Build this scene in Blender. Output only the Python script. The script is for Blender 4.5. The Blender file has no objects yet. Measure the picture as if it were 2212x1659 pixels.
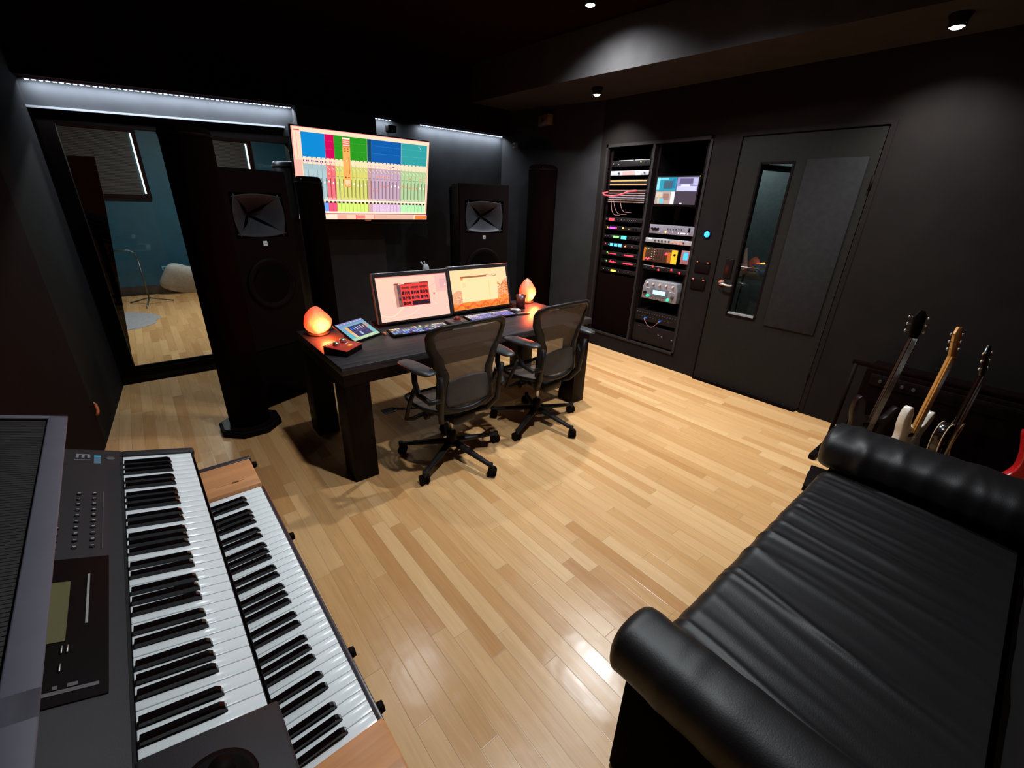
import bpy, bmesh, math, random
from mathutils import Vector, Matrix
R = math.radians
C = bpy.context.scene.collection
random.seed(7)

# ------------------------------------------------------------------ camera, world, exposure
PITCH, ROLL, YAW, FPX, EYE = 0.40121686, -0.03578546, 0.70366903, 930.0, 1.60
_f = Vector((math.sin(YAW)*math.cos(PITCH), math.cos(YAW)*math.cos(PITCH), -math.sin(PITCH)))
_r = Vector((math.cos(YAW), -math.sin(YAW), 0)); _d = _f.cross(_r)
_r2 = _r*math.cos(ROLL) + _d*math.sin(ROLL); _d2 = -_r*math.sin(ROLL) + _d*math.cos(ROLL)
cd = bpy.data.cameras.new('camera'); cam = bpy.data.objects.new('camera', cd); C.objects.link(cam)
cd.sensor_width = 36; cd.lens = FPX/2212*36; cd.clip_start = 0.02; cd.clip_end = 60
_m = Matrix((_r2, -_d2, -_f)).transposed().to_4x4(); _m.translation = (0, 0, EYE)
cam.matrix_world = _m
bpy.context.scene.camera = cam
vs = bpy.context.scene.view_settings
vs.view_transform = 'Standard'; vs.look = 'None'; vs.gamma = 1; vs.use_curve_mapping = False; vs.exposure = 0.0
w = bpy.data.worlds.new('world'); bpy.context.scene.world = w; w.use_nodes = True
w.node_tree.nodes['Background'].inputs[0].default_value = (1.0, 0.22, 0.14, 1)  # dim red fill through the open back, added to tint the darks
w.node_tree.nodes['Background'].inputs[1].default_value = 0.06

SPOT = 165      # watts of one ceiling downlight
COOL = (0.89, 0.96, 1.0)

# ------------------------------------------------------------------ materials
MATS = {}
def _nodes(name):
    m = bpy.data.materials.new(name); m.use_nodes = True
    nt = m.node_tree; return m, nt, nt.nodes['Principled BSDF']
def mat(name, col, rough=0.5, metal=0.0, var=0.12, scale=30, bump=0.0, bscale=200, spec=0.5, coat=0.0, alpha=1.0, trans=0.0):
    if name in MATS: return MATS[name]
    m, nt, b = _nodes(name); N = nt.nodes; L = nt.links
    tc = N.new('ShaderNodeTexCoord')
    no = N.new('ShaderNodeTexNoise'); no.inputs['Scale'].default_value = scale; no.inputs['Detail'].default_value = 4
    L.new(tc.outputs['Object'], no.inputs['Vector'])
    rp = N.new('ShaderNodeValToRGB')
    rp.color_ramp.elements[0].position = 0.3; rp.color_ramp.elements[1].position = 0.7
    rp.color_ramp.elements[0].color = tuple(c*(1-var) for c in col)+(1,)
    rp.color_ramp.elements[1].color = tuple(min(1, c*(1+var)) for c in col)+(1,)
    L.new(no.outputs['Fac'], rp.inputs['Fac']); L.new(rp.outputs['Color'], b.inputs['Base Color'])
    b.inputs['Roughness'].default_value = rough; b.inputs['Metallic'].default_value = metal
    b.inputs['Specular IOR Level'].default_value = spec; b.inputs['Coat Weight'].default_value = coat
    b.inputs['Alpha'].default_value = alpha; b.inputs['Transmission Weight'].default_value = trans
    if bump:
        n2 = N.new('ShaderNodeTexNoise'); n2.inputs['Scale'].default_value = bscale; n2.inputs['Detail'].default_value = 3
        L.new(tc.outputs['Object'], n2.inputs['Vector'])
        bp = N.new('ShaderNodeBump'); bp.inputs['Strength'].default_value = bump; bp.inputs['Distance'].default_value = 0.002
        L.new(n2.outputs['Fac'], bp.inputs['Height']); L.new(bp.outputs['Normal'], b.inputs['Normal'])
    MATS[name] = m; return m
def emis(name, col, strength):
    if name in MATS: return MATS[name]
    m, nt, b = _nodes(name)
    b.inputs['Base Color'].default_value = tuple(c*0.3 for c in col)+(1,)
    b.inputs['Emission Color'].default_value = col+(1,); b.inputs['Emission Strength'].default_value = strength
    MATS[name] = m; return m
def glass(name, tint=(1, 1, 1), rough=0.0):
    if name in MATS: return MATS[name]
    m, nt, b = _nodes(name); N = nt.nodes; L = nt.links
    g = N.new('ShaderNodeBsdfGlossy'); g.inputs['Roughness'].default_value = rough
    t = N.new('ShaderNodeBsdfTransparent'); t.inputs['Color'].default_value = tint+(1,)
    fr = N.new('ShaderNodeFresnel'); fr.inputs['IOR'].default_value = 1.45
    mx = N.new('ShaderNodeMixShader'); L.new(fr.outputs[0], mx.inputs[0]); L.new(t.outputs[0], mx.inputs[1]); L.new(g.outputs[0], mx.inputs[2])
    L.new(mx.outputs[0], N['Material Output'].inputs['Surface']); N.remove(b)
    MATS[name] = m; return m
def screen_mat(name, strength):
    if name in MATS: return MATS[name]
    m, nt, b = _nodes(name); N = nt.nodes; L = nt.links
    a = N.new('ShaderNodeAttribute'); a.attribute_name = 'Col'
    b.inputs['Base Color'].default_value = (.01, .01, .01, 1); b.inputs['Roughness'].default_value = 0.35
    L.new(a.outputs['Color'], b.inputs['Emission Color']); b.inputs['Emission Strength'].default_value = strength
    MATS[name] = m; return m
def attr_mat(name, rough=0.5):
    if name in MATS: return MATS[name]
    m, nt, b = _nodes(name)
    a = nt.nodes.new('ShaderNodeAttribute'); a.attribute_name = 'Col'
    nt.links.new(a.outputs['Color'], b.inputs['Base Color']); b.inputs['Roughness'].default_value = rough
    MATS[name] = m; return m

def wood_floor():
    m, nt, b = _nodes('oak strip floor'); N = nt.nodes; L = nt.links
    def math_(op, a, b_=None, c=None):
        n = N.new('ShaderNodeMath'); n.operation = op
        for i, v in enumerate((a, b_, c)):
            if v is None: continue
            if isinstance(v, (int, float)): n.inputs[i].default_value = v
            else: L.new(v, n.inputs[i])
        return n.outputs[0]
    tc = N.new('ShaderNodeTexCoord'); sp = N.new('ShaderNodeSeparateXYZ'); L.new(tc.outputs['Object'], sp.inputs[0])
    x, y = sp.outputs['X'], sp.outputs['Y']
    W = 0.068
    sx = math_('DIVIDE', x, W); ix = math_('FLOOR', sx); fx = math_('FRACT', sx)
    wn = N.new('ShaderNodeTexWhiteNoise'); wn.noise_dimensions = '1D'; L.new(ix, wn.inputs['W'])
    off = math_('MULTIPLY', wn.outputs['Value'], 7.3)
    ln = math_('MULTIPLY_ADD', wn.outputs['Value'], 0.5, 0.55)
    sy = math_('ADD', math_('DIVIDE', y, ln), off); iy = math_('FLOOR', sy); fy = math_('FRACT', sy)
    cb = N.new('ShaderNodeCombineXYZ'); L.new(ix, cb.inputs[0]); L.new(iy, cb.inputs[1])
    w2 = N.new('ShaderNodeTexWhiteNoise'); w2.noise_dimensions = '2D'; L.new(cb.outputs[0], w2.inputs['Vector'])
    rp = N.new('ShaderNodeValToRGB'); cr = rp.color_ramp
    cols = [(0, (.53, .262, .098)), (.12, (.59, .312, .124)), (.5, (.645, .360, .152)), (.85, (.685, .400, .180)), (1, (.73, .445, .210))]
    cr.elements[0].position = 0; cr.elements[0].color = cols[0][1]+(1,)
    cr.elements[1].position = 1; cr.elements[1].color = cols[-1][1]+(1,)
    for p, c in cols[1:-1]:
        e = cr.elements.new(p); e.color = c+(1,)
    L.new(w2.outputs['Value'], rp.inputs['Fac'])
    # grain: noise stretched along the board, shifted per board
    mp = N.new('ShaderNodeCombineXYZ')
    L.new(math_('MULTIPLY', x, 60), mp.inputs[0]); L.new(math_('MULTIPLY_ADD', y, 3.2, math_('MULTIPLY', w2.outputs['Value'], 40)), mp.inputs[1]); L.new(math_('MULTIPLY', w2.outputs['Value'], 11), mp.inputs[2])
    g = N.new('ShaderNodeTexNoise'); g.inputs['Scale'].default_value = 1.0; g.inputs['Detail'].default_value = 6; g.inputs['Distortion'].default_value = 1.0
    L.new(mp.outputs[0], g.inputs['Vector'])
    mx = N.new('ShaderNodeMix'); mx.data_type = 'RGBA'; mx.blend_type = 'MULTIPLY'
    gr = N.new('ShaderNodeValToRGB'); gr.color_ramp.elements[0].position = .3; gr.color_ramp.elements[1].position = .72
    gr.color_ramp.elements[0].color = (.88, .84, .79, 1); gr.color_ramp.elements[1].color = (1.08, 1.06, 1.03, 1)
    L.new(g.outputs['Fac'], gr.inputs['Fac']); mx.inputs[0].default_value = .8
    L.new(rp.outputs['Color'], mx.inputs[6]); L.new(gr.outputs['Color'], mx.inputs[7])
    # joints
    dx = math_('MULTIPLY', math_('MINIMUM', fx, math_('SUBTRACT', 1.0, fx)), W)
    dy = math_('MULTIPLY', math_('MINIMUM', fy, math_('SUBTRACT', 1.0, fy)), ln)
    dd = math_('MINIMUM', dx, dy)
    gap = N.new('ShaderNodeMapRange'); gap.inputs['From Min'].default_value = 0.0004; gap.inputs['From Max'].default_value = 0.0016
    L.new(dd, gap.inputs['Value'])
    m2 = N.new('ShaderNodeMix'); m2.data_type = 'RGBA'
    L.new(gap.outputs[0], m2.inputs[0]); m2.inputs[6].default_value = (.40, .24, .12, 1); L.new(mx.outputs[2], m2.inputs[7])
    L.new(m2.outputs[2], b.inputs['Base Color'])
    # each board slightly different gloss and tilt
    b.inputs['Specular IOR Level'].default_value = 0.5
    L.new(math_('MULTIPLY_ADD', g.outputs['Fac'], 0.10, math_('MULTIPLY_ADD', w2.outputs['Value'], 0.10, 0.19)), b.inputs['Roughness'])
    n3 = N.new('ShaderNodeTexNoise'); n3.inputs['Scale'].default_value = 7; n3.inputs['Detail'].default_value = 2; L.new(tc.outputs['Object'], n3.inputs['Vector'])
    h = math_('ADD', math_('MULTIPLY', n3.outputs['Fac'], 0.004), math_('ADD', math_('MULTIPLY', g.outputs['Fac'], 0.0003), math_('MULTIPLY', gap.outputs[0], 0.0004)))
    bp = N.new('ShaderNodeBump'); bp.inputs['Strength'].default_value = 0.55; bp.inputs['Distance'].default_value = 1.0
    L.new(h, bp.inputs['Height']); L.new(bp.outputs['Normal'], b.inputs['Normal'])
    return m
FLOOR = wood_floor()

def grain_mat(name, col, axis=0, scale=90, rough=0.45, contrast=0.35, bump=0.3):
    m, nt, b = _nodes(name); N = nt.nodes; L = nt.links
    tc = N.new('ShaderNodeTexCoord'); mp = N.new('ShaderNodeMapping')
    s = [scale, scale, scale]; s[axis] = scale*0.04; mp.inputs['Scale'].default_value = s
    L.new(tc.outputs['Object'], mp.inputs[0])
    no = N.new('ShaderNodeTexNoise'); no.inputs['Scale'].default_value = 1; no.inputs['Detail'].default_value = 5; no.inputs['Distortion'].default_value = .6
    L.new(mp.outputs[0], no.inputs['Vector'])
    rp = N.new('ShaderNodeValToRGB'); rp.color_ramp.elements[0].position = .35; rp.color_ramp.elements[1].position = .68
    rp.color_ramp.elements[0].color = tuple(c*(1-contrast) for c in col)+(1,); rp.color_ramp.elements[1].color = tuple(min(1, c*(1+contrast)) for c in col)+(1,)
    L.new(no.outputs['Fac'], rp.inputs['Fac']); L.new(rp.outputs['Color'], b.inputs['Base Color'])
    bp = N.new('ShaderNodeBump'); bp.inputs['Strength'].default_value = bump; bp.inputs['Distance'].default_value = .001
    L.new(no.outputs['Fac'], bp.inputs['Height']); L.new(bp.outputs['Normal'], b.inputs['Normal'])
    b.inputs['Roughness'].default_value = rough; b.inputs['Specular IOR Level'].default_value = .10 if col[0] < .01 else .30
    return m

WALL = mat('matt black wall paint', (.0115, .0090, .0080), .8, scale=6, bump=.15, bscale=300, spec=.05)
CEIL = mat('matt black ceiling paint', (.009, .0022, .0018), .9, scale=6, spec=.02)
SOFF = mat('dark grey soffit paint', (.034, .031, .031), .8, scale=6, spec=.05)
DOORM = mat('charcoal door laminate', (.0112, .0094, .0076), .65, scale=40, bump=.2, bscale=500, spec=.10)
BLUE = mat('teal blue wall paint', (.0, .052, .086), .6, scale=5)
BLACK = mat('black satin plastic', (.0045, .0018, .0016), .65, bump=.1, spec=.07)
BLACKM = mat('black matt fabric', (.0036, .0010, .0009), .95, bump=.3, bscale=700, spec=.03)
GLOSSB = mat('glossy black', (.006, .003, .003), .3, spec=.25)
METAL = mat('brushed steel', (.62, .60, .58), .3, 1.0)
DKMETAL = mat('dark metal', (.10, .10, .10), .4, .8)
ALU = mat('silver anodised aluminium', (.55, .55, .57), .35, .9)
ASH = grain_mat('black stained ash', (.034, .0285, .030), 0, 110, .38, .45, .45)  # light reflected by the desktop is put into this lighter tone
ASHV = grain_mat('black stained ash upright', (.005, .0016, .0014), 2, 110, .45, .4, .4)  # same stain as the top; shade on the legs put into the colour
ORANGEW = grain_mat('orange varnished wood', (.62, .275, .115), 0, 50, .32, .14, .08)
LEATHER = mat('black leather', (.0058, .0042, .0047), .50, bump=.2, bscale=260, spec=.42)
WHITEKEY = mat('white key plastic', (.86, .88, .89), .18, var=.02)
BLACKKEY = mat('black key plastic', (.004, .0025, .003), .13, spec=.4)
SYNTH = mat('dark grey synth casing', (.028, .0245, .0265), .55, spec=.25, bump=.15, bscale=500, var=.05)
LILAC = mat('grey violet painted rim', (.125, .115, .145), .55, spec=.3, var=.05)

# ------------------------------------------------------------------ mesh building
def ident(): return Matrix.Identity(4)
class MB:
    def __init__(s, M=None): s.bm = bmesh.new(); s.M = M or ident()
    def _add(s, bm2, M=None):
        T = s.M @ (M or ident())
        vm = {}
        for v in bm2.verts: vm[v] = s.bm.verts.new(T @ v.co)
        for f in bm2.faces:
            try:
                nf = s.bm.faces.new([vm[v] for v in f.verts]); nf.smooth = f.smooth
            except ValueError: pass
        bm2.free()
    def box(s, x0, x1, y0, y1, z0, z1, bev=0, M=None, seg=2):
        b = bmesh.new(); bmesh.ops.create_cube(b, size=1)
        for v in b.verts: v.co = Vector(((x0+x1)/2+v.co.x*(x1-x0), (y0+y1)/2+v.co.y*(y1-y0), (z0+z1)/2+v.co.z*(z1-z0)))
        if bev:
            bmesh.ops.bevel(b, geom=list(b.edges), offset=min(bev, .49*min(abs(x1-x0), abs(y1-y0), abs(z1-z0))), segments=seg, affect='EDGES', profile=.5)
            for f in b.faces: f.smooth = True
        s._add(b, M); return s
    def cyl(s, p0, p1, r0, r1=None, n=16, caps=True):
        p0, p1 = Vector(p0), Vector(p1); r1 = r0 if r1 is None else r1
        d = p1-p0; b = bmesh.new()
        bmesh.ops.create_cone(b, cap_ends=caps, segments=n, radius1=r0, radius2=r1, depth=d.length)
        for f in b.faces: f.smooth = len(f.verts) == 4
        s._add(b, Matrix.Translation((p0+p1)/2) @ d.to_track_quat('Z', 'Y').to_matrix().to_4x4()); return s
    def sph(s, c, r, u=16, v=10, M=None):
        b = bmesh.new(); bmesh.ops.create_uvsphere(b, u_segments=u, v_segments=v, radius=1)
        r = r if isinstance(r, (tuple, list)) else (r, r, r)
        for f in b.faces: f.smooth = True
        for q in b.verts: q.co = Vector((q.co.x*r[0], q.co.y*r[1], q.co.z*r[2]))
        s._add(b, Matrix.Translation(c) @ (M or ident())); return s
    def prism(s, pts, z0, z1, M=None, bev=0):
        b = bmesh.new(); vv = [b.verts.new((p[0], p[1], z0)) for p in pts]
        f = b.faces.new(vv); r = bmesh.ops.extrude_face_region(b, geom=[f])
        for g in r['geom']:
            if isinstance(g, bmesh.types.BMVert): g.co.z = z1
        bmesh.ops.recalc_face_normals(b, faces=b.faces)
        if bev:
            bmesh.ops.bevel(b, geom=list(b.edges), offset=bev, segments=2, affect='EDGES', profile=.5)
            for f in b.faces: f.smooth = True
        s._add(b, M); return s
    def tube(s, pts, r, n=8, closed=False, rf=None):
        P = [Vector(p) for p in pts]; b = bmesh.new(); rings = []
        prev = None
        for i, p in enumerate(P):
            a = P[(i-1) % len(P)] if (closed or i > 0) else P[0]
            c = P[(i+1) % len(P)] if (closed or i < len(P)-1) else P[-1]
            t = (c-a).normalized()
            if prev is None: n1 = t.orthogonal().normalized()
            else: n1 = (prev - t*prev.dot(t)).normalized()
            prev = n1; n2 = t.cross(n1); rr = rf(i/(len(P)-1)) if rf else r
            rings.append([b.verts.new(p + (n1*math.cos(k*2*math.pi/n)+n2*math.sin(k*2*math.pi/n))*rr) for k in range(n)])
        m = len(P)
        for i in range(m if closed else m-1):
            A, B = rings[i], rings[(i+1) % m]
            for k in range(n):
                f = b.faces.new((A[k], A[(k+1) % n], B[(k+1) % n], B[k])); f.smooth = True
        if not closed:
            b.faces.new(rings[0][::-1]); b.faces.new(rings[-1])
        s._add(b); return s
    def lathe(s, prof, n=32, M=None):
        b = bmesh.new(); rings = []
        for r, z in prof:
            rings.append([b.verts.new((max(r, 1e-5)*math.cos(k*2*math.pi/n), max(r, 1e-5)*math.sin(k*2*math.pi/n), z)) for k in range(n)])
        for A, B in zip(rings, rings[1:]):
            for k in range(n):
                f = b.faces.new((A[k], A[(k+1) % n], B[(k+1) % n], B[k])); f.smooth = True
        b.faces.new(rings[0][::-1]); b.faces.new(rings[-1])
        s._add(b, M); return s
    def grid(s, nu, nv, fn, closed_u=False, closed_v=False, smooth=True):
        b = bmesh.new()
        V = [[b.verts.new(fn(i/(nu if closed_u else nu-1), j/(nv if closed_v else nv-1))) for j in range(nv)] for i in range(nu)]
        for i in range(nu if closed_u else nu-1):
            for j in range(nv if closed_v else nv-1):
                f = b.faces.new((V[i][j], V[(i+1) % nu][j], V[(i+1) % nu][(j+1) % nv], V[i][(j+1) % nv])); f.smooth = smooth
        s._add(b); return s
    def build(s, name, m, parent=None, solid=0, norm=True):
        me = bpy.data.meshes.new(name)
        if norm: bmesh.ops.recalc_face_normals(s.bm, faces=s.bm.faces)
        s.bm.to_mesh(me); s.bm.free(); me.materials.append(m)
        o = bpy.data.objects.new(name, me); C.objects.link(o)
        if parent is not None: o.parent = parent
        if solid:
            md = o.modifiers.new('thickness', 'SOLIDIFY'); md.thickness = solid; md.offset = 0
        return o
def tag(o, label=None, cat=None, group=None, kind=None):
    for k, v in (('label', label), ('category', cat), ('group', group), ('kind', kind)):
        if v: o[k] = v
    return o
def thing(name, label, cat, loc=(0, 0, 0), rot=(0, 0, 0), group=None):
    o = bpy.data.objects.new(name, None); C.objects.link(o); o.empty_display_size = .1
    o.location = loc; o.rotation_euler = rot
    return tag(o, label, cat, group)
def struct(o): o['kind'] = 'structure'; return o
def copy_tree(o, parent=None):
    c = o.copy(); C.objects.link(c); c.parent = parent
    for ch in list(o.children): copy_tree(ch, c)
    return c
def box(name, b, m, parent=None, bev=0): return MB().box(*b, bev=bev).build(name, m, parent)

def s2l(c):  # sRGB 0-255 to linear
    return tuple(((v/255)/12.92 if v <= 10 else (((v/255)+.055)/1.055)**2.4) for v in c)
def panel_art(name, m, parent, P0, EU, EV, N, rects):
    """flat printed / lit artwork: rectangles in u,v of a plane, as one mesh"""
    P0, EU, EV, N = Vector(P0), Vector(EU), Vector(EV), Vector(N).normalized()
    bm = bmesh.new(); cl = bm.loops.layers.float_color.new('Col')
    for k, (u0, v0, u1, v1, c) in enumerate(rects):
        q = [P0+EU*u+EV*v+N*(0.00002*k) for u, v in ((u0, v0), (u1, v0), (u1, v1), (u0, v1))]
        f = bm.faces.new([bm.verts.new(x) for x in q])
        cc = s2l(c)+(1,)
        for lp in f.loops: lp[cl] = cc
    me = bpy.data.meshes.new(name); bm.to_mesh(me); bm.free(); me.materials.append(m)
    o = bpy.data.objects.new(name, me); C.objects.link(o); o.parent = parent
    return o

# ------------------------------------------------------------------ the room
YF = 4.83   # front wall plane
struct(MB().box(-1.2, 5.6, -2.2, 9.3, -.05, 0).build('floor', FLOOR))
struct(MB().box(-1.1, 4.3, -2.2, 4.95, 2.96, 3.05).build('ceiling', CEIL))
# wall left: flares outward towards the camera
def seg_wall(mb, a, b_, t, z0, z1):
    a, b_ = Vector(a), Vector(b_); n = Vector((-(b_-a).y, (b_-a).x)).normalized()*t
    mb.prism([a, b_, b_+n, a+n], z0, z1)
FWALL = mat('dark grey front wall paint', (.025, .0245, .0258), .8, scale=6, spec=.06)
m_ = MB(); seg_wall(m_, (-.37, 4.95), (-.47, 3.66), -.12, 0, 2.96)
struct(m_.build('wall_left', mat('grey side wall paint', (.013, .012, .0125), .8, scale=6, spec=.05)))
m_ = MB(); seg_wall(m_, (-.47, 3.66), (-.95, -2.0), -.12, 0, 2.96)
struct(m_.build('wall_left', mat('matt black side wall paint', (.010, .0045, .004), .8, scale=6, spec=.04)))  # reddish shade of the unlit wall is put into this darker colour
# wall front: opening for the tall window on the left
m_ = MB()
m_.box(-.40, -.30, YF, YF+.12, 0, 2.04); m_.box(1.30, 3.95, YF, YF+.12, 0, 2.04)
m_.box(-.40, 3.95, YF, YF+.12, 2.04, 2.96); m_.box(-.30, 1.30, YF, YF+.12, 0, .12)
struct(m_.build('wall_front', FWALL))
# wall right, with the rack opening and the doorway
m_ = MB(); X = 4.08
m_.box(X, X+.14, -2.0, .97, 0, 2.96); m_.box(X, X+.14, .97, 1.95, 2.16, 2.96); m_.box(X, X+.14, 1.95, 2.20, 0, 2.96)
m_.box(X, X+.14, 2.20, 3.38, 0, .165); m_.box(X, X+.14, 2.20, 3.38, 2.185, 2.96); m_.box(X, X+.14, 3.38, 3.46, 0, 2.96)
struct(m_.build('wall_right', WALL))
m_ = MB(); seg_wall(m_, (X, 3.4601), (3.765, 4.95), -.12, 0, 2.96); struct(m_.build('wall_right', mat('grey corner wall paint', (.021, .0195, .020), .8, scale=6, spec=.05)))
# bulkheads over the niches, central pier between the niches
m_ = MB(Matrix.Translation((0, YF-.001, 0)) @ Matrix.Rotation(R(90), 4, 'X')); m_.prism([(-.42, 2.262), (1.345, 2.322), (1.346, 2.335), (3.90, 2.335), (3.90, 2.955), (-.42, 2.955)], 0, .13)
struct(m_.build('trim_1', CEIL))
struct(MB().box(1.346, 2.09, 4.70, YF-.002, 0, 2.334).build('wall_pier', SOFF))
# soffit along the right wall
m_ = MB(); m_.prism([(3.24, 4.69), (3.25, 3.5), (3.39, 1.45), (3.46, .2), (3.58, -2.0), (4.079, -2.0), (4.079, 3.46), (3.83, 4.69)], 2.60, 2.955)
struct(m_.build('trim_2', SOFF))
# ledge of the window head, catching the strip light
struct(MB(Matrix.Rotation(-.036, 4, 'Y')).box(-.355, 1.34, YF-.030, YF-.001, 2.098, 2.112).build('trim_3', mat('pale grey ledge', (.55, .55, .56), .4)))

# window 1: tall fixed window into the live room
win = bpy.data.objects.new('window_1', None); C.objects.link(win); struct(win)
m_ = MB(); m_.box(-.36, -.27, YF-.02, YF+.10, .06, 2.08); m_.box(1.27, 1.343, YF-.02, YF+.10, .06, 2.08)
m_.box(-.27, 1.27, YF-.02, YF+.10, 2.02, 2.08); m_.box(-.27, 1.27, YF-.02, YF+.10, .06, .12)
m_.build('window_frame', BLACK, win)
MB().box(-.27, 1.27, YF+.05, YF+.058, .12, 2.02).build('pane', glass('window glass', (.90, .96, .95)), win)

# ------------------------------------------------------------------ live room behind the window
struct(MB().box(-1.6, 4.0, 9.20, 9.30, 0, 3.0).build('wall_back', BLUE))
m_ = MB(); m_.box(-1.6, -1.5, 4.96, 9.2, 0, 3.0); m_.box(3.9, 4.0, 4.96, 9.2, 0, 3.0); m_.box(-1.6, -.42, 4.955, 4.959, 0, 3.0)
struct(m_.build('wall_side', BLUE))
struct(MB().box(-1.6, 4.0, 4.96, 9.3, 2.9, 3.0).build('ceiling_back', mat('live room ceiling', (.05, .05, .05), .8)))
struct(MB().box(-1.5, 3.9, 9.175, 9.199, 0, .14).build('baseboard_back', mat('dark brown baseboard', (.012, .008, .007), .6)))
lr = bpy.data.lights.new('live_room_light', 'AREA'); lr.energy = 88; lr.size = .5; lr.color = (1, .98, .95)
lro = bpy.data.objects.new('live_room_light', lr); C.objects.link(lro); lro.location = (.9, 6.9, 2.85)
lfix = tag(MB().box(.6, 1.2, 6.6, 7.2, 2.86, 2.899, bev=.01).build('ceiling_light', mat('lamp housing', (.5, .5, .5), .5)), 'square lamp housing on the ceiling of the room behind the tall window', 'lamp')

def back_window(n, x0, x1, z0, z1, slit):
    w_ = bpy.data.objects.new('window_%d' % n, None); C.objects.link(w_); struct(w_); w_.location = (0, 9.19, 0)
    m_ = MB(); m_.box(x0, x1, -.05, 0, z1-.07, z1); m_.box(x0, x1, -.05, 0, z0, z0+.06)
    m_.box(x0, x0+.05, -.05, 0, z0+.06, z1-.07); m_.box(x1-.05, x1, -.05, 0, z0+.06, z1-.07)
    m_.build('window_frame', BLACK, w_)
    m_ = MB(); k = z0+.065
    while k < z1-.08:
        m_.box(x0+.05, slit-.02, -.03, -.012, k, k+.016, M=None); k += .020
    m_.build('blind', mat('grey brown blind slats', (.036, .031, .027), .6), w_)
    MB().box(slit, slit+.022, -.028, -.020, z0+.08, z1-.085).build('daylight_gap', emis('daylight gap', (1, .95, .85), 2.2), w_)
back_window(2, -.95, .325, 1.44, 2.42, .255)
back_window(3, .95, 1.82, 1.44, 2.42, 1.74)

# rug, cushion, microphone stand, gobo, socket
m_ = MB()
def rugf(i, j):
    a = j*2*math.pi; r = i*.62*(1+.03*math.sin(7*a)+.02*math.sin(13*a+1)); return (-.62+r*math.cos(a), 7.38+r*math.sin(a), .012+.006*math.sin(i*25)*math.cos(6*a) - .010*(i > .97))
m_.grid(14, 60, rugf, closed_v=True)
m_.prism([(-.62+.60*math.cos(a*.1047), 7.38+.60*math.sin(a*.1047)) for a in range(60)], 0.001, .008)
tag(m_.build('rug', mat('pale shaggy wool', (.30, .29, .31), .95, scale=40, bump=1, bscale=90)), 'round pale shaggy rug on the wooden floor of the room behind the window', 'rug')
m_ = MB()
def cush(i, j):
    a = i*2*math.pi; b_ = (j-.5)*math.pi; s_ = lambda v, p: math.copysign(abs(v)**p, v)
    return Vector((.29*s_(math.cos(a), .45)*s_(math.cos(b_), .5), .27*s_(math.sin(a), .45)*s_(math.cos(b_), .5), .085*s_(math.sin(b_), 1.0)))
m_.grid(40, 16, cush, closed_u=True)
cu = tag(m_.build('cushion', mat('white cotton', (.40, .385, .37), .9, bump=.4, bscale=60)), 'large white cushion lying slumped against the teal wall behind the window', 'cushion')
cu.location = (.45, 8.98, .235); cu.rotation_euler = (R(-56), R(22), R(10))
ms = thing('microphone_stand', 'black boom microphone stand by the rug behind the window', 'microphone stand', (-.06, 8.35, 0))
m_ = MB()
for a in (20, 140, 260): m_.cyl((0, 0, .10), (.30*math.cos(R(a)), .30*math.sin(R(a)), .012), .009)
m_.build('tripod', DKMETAL, ms)
MB().cyl((0, 0, .08), (0, 0, .66), .010).build('pole', DKMETAL, ms)
MB().tube([(0, 0, .66), (-.02, 0, .74), (-.07, 0, .78), (-.36, 0, .78)], .010).build('boom', DKMETAL, ms)
sk = thing('power_socket', 'pale double socket low on the teal wall behind the window', 'socket', (.27, 9.199, .40))
MB().box(-.065, .065, -.012, 0, -.035, .035, bev=.004).build('cover_plate', mat('socket plate', (.10, .32, .38), .4), sk)
m_ = MB(); m_.cyl((-.03, -.010, 0), (-.03, -.014, 0), .018); m_.cyl((.03, -.010, 0), (.03, -.014, 0), .018); m_.build('outlet', BLUE, sk)
gb = thing('acoustic_screen', 'tall black acoustic screen leaning just behind the tall window', 'acoustic screen', (0, 5.16, 0))
m_ = MB(Matrix.Rotation(R(90), 4, 'X')); m_.prism([(-.52, 0.001), (-.295, 0.001), (-.285, .14), (-.138, 1.48), (-.115, 1.82), (-.52, 1.80)], -.03, .03)
m_.build('panel', mat('black screen felt', (.0016, .0010, .0010), .95, bump=.3, bscale=300, spec=.02), gb)
MB().box(-.5, -.33, -.10, .10, .0005, .02).build('foot', BLACK, gb)

# ------------------------------------------------------------------ strip lights in the niches
def strip(x0, x1, label, z=2.322, y=YF-.05, watts=12, slope=0):
    t = thing('led_strip', label, 'strip light', ((x0+x1)/2, y, z), group=None)
    h = (x1-x0)/2
    MB().box(-h, h, -.006, .006, .002, .010).build('carrier_tape', mat('white led tape', (.5, .5, .5), .5), t)
    m_ = MB(); n = max(2, int((x1-x0)/.034))
    for k in range(n):
        q = -h+(k+.5)*(2*h/n); m_.box(q-.010, q+.010, -.004, .004, -.002, .002)
    d = m_.build('diode_row', emis('cold white diode', (.45, .66, 1.0), 7), t)
    l = bpy.data.lights.new('strip_glow', 'AREA'); l.shape = 'RECTANGLE'; l.size = 2*h; l.size_y = .008; l.energy = watts*(x1-x0); l.color = (.72, .86, 1.0)
    l.spread = R(170)
    lo = bpy.data.objects.new('strip_glow', l); C.objects.link(lo); lo.parent = t; lo.location = (0, -.002, -.004); lo.rotation_euler = (R(20), 0, 0); t.rotation_euler = (0, slope, 0)
    return t
strip(-.35, 1.335, 'cold white strip light along the head of the left niche above the tall window', z=2.278, slope=-.034)
strip(2.11, 2.30, 'short piece of cold white strip light beside the small black camera in the right niche')
strip(2.62, 3.76, 'long cold white strip light along the head of the right niche')
vc = thing('security_camera', 'small black camera on a bracket under the strip light of the right niche', 'camera', (2.27, YF, 2.24))
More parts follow.
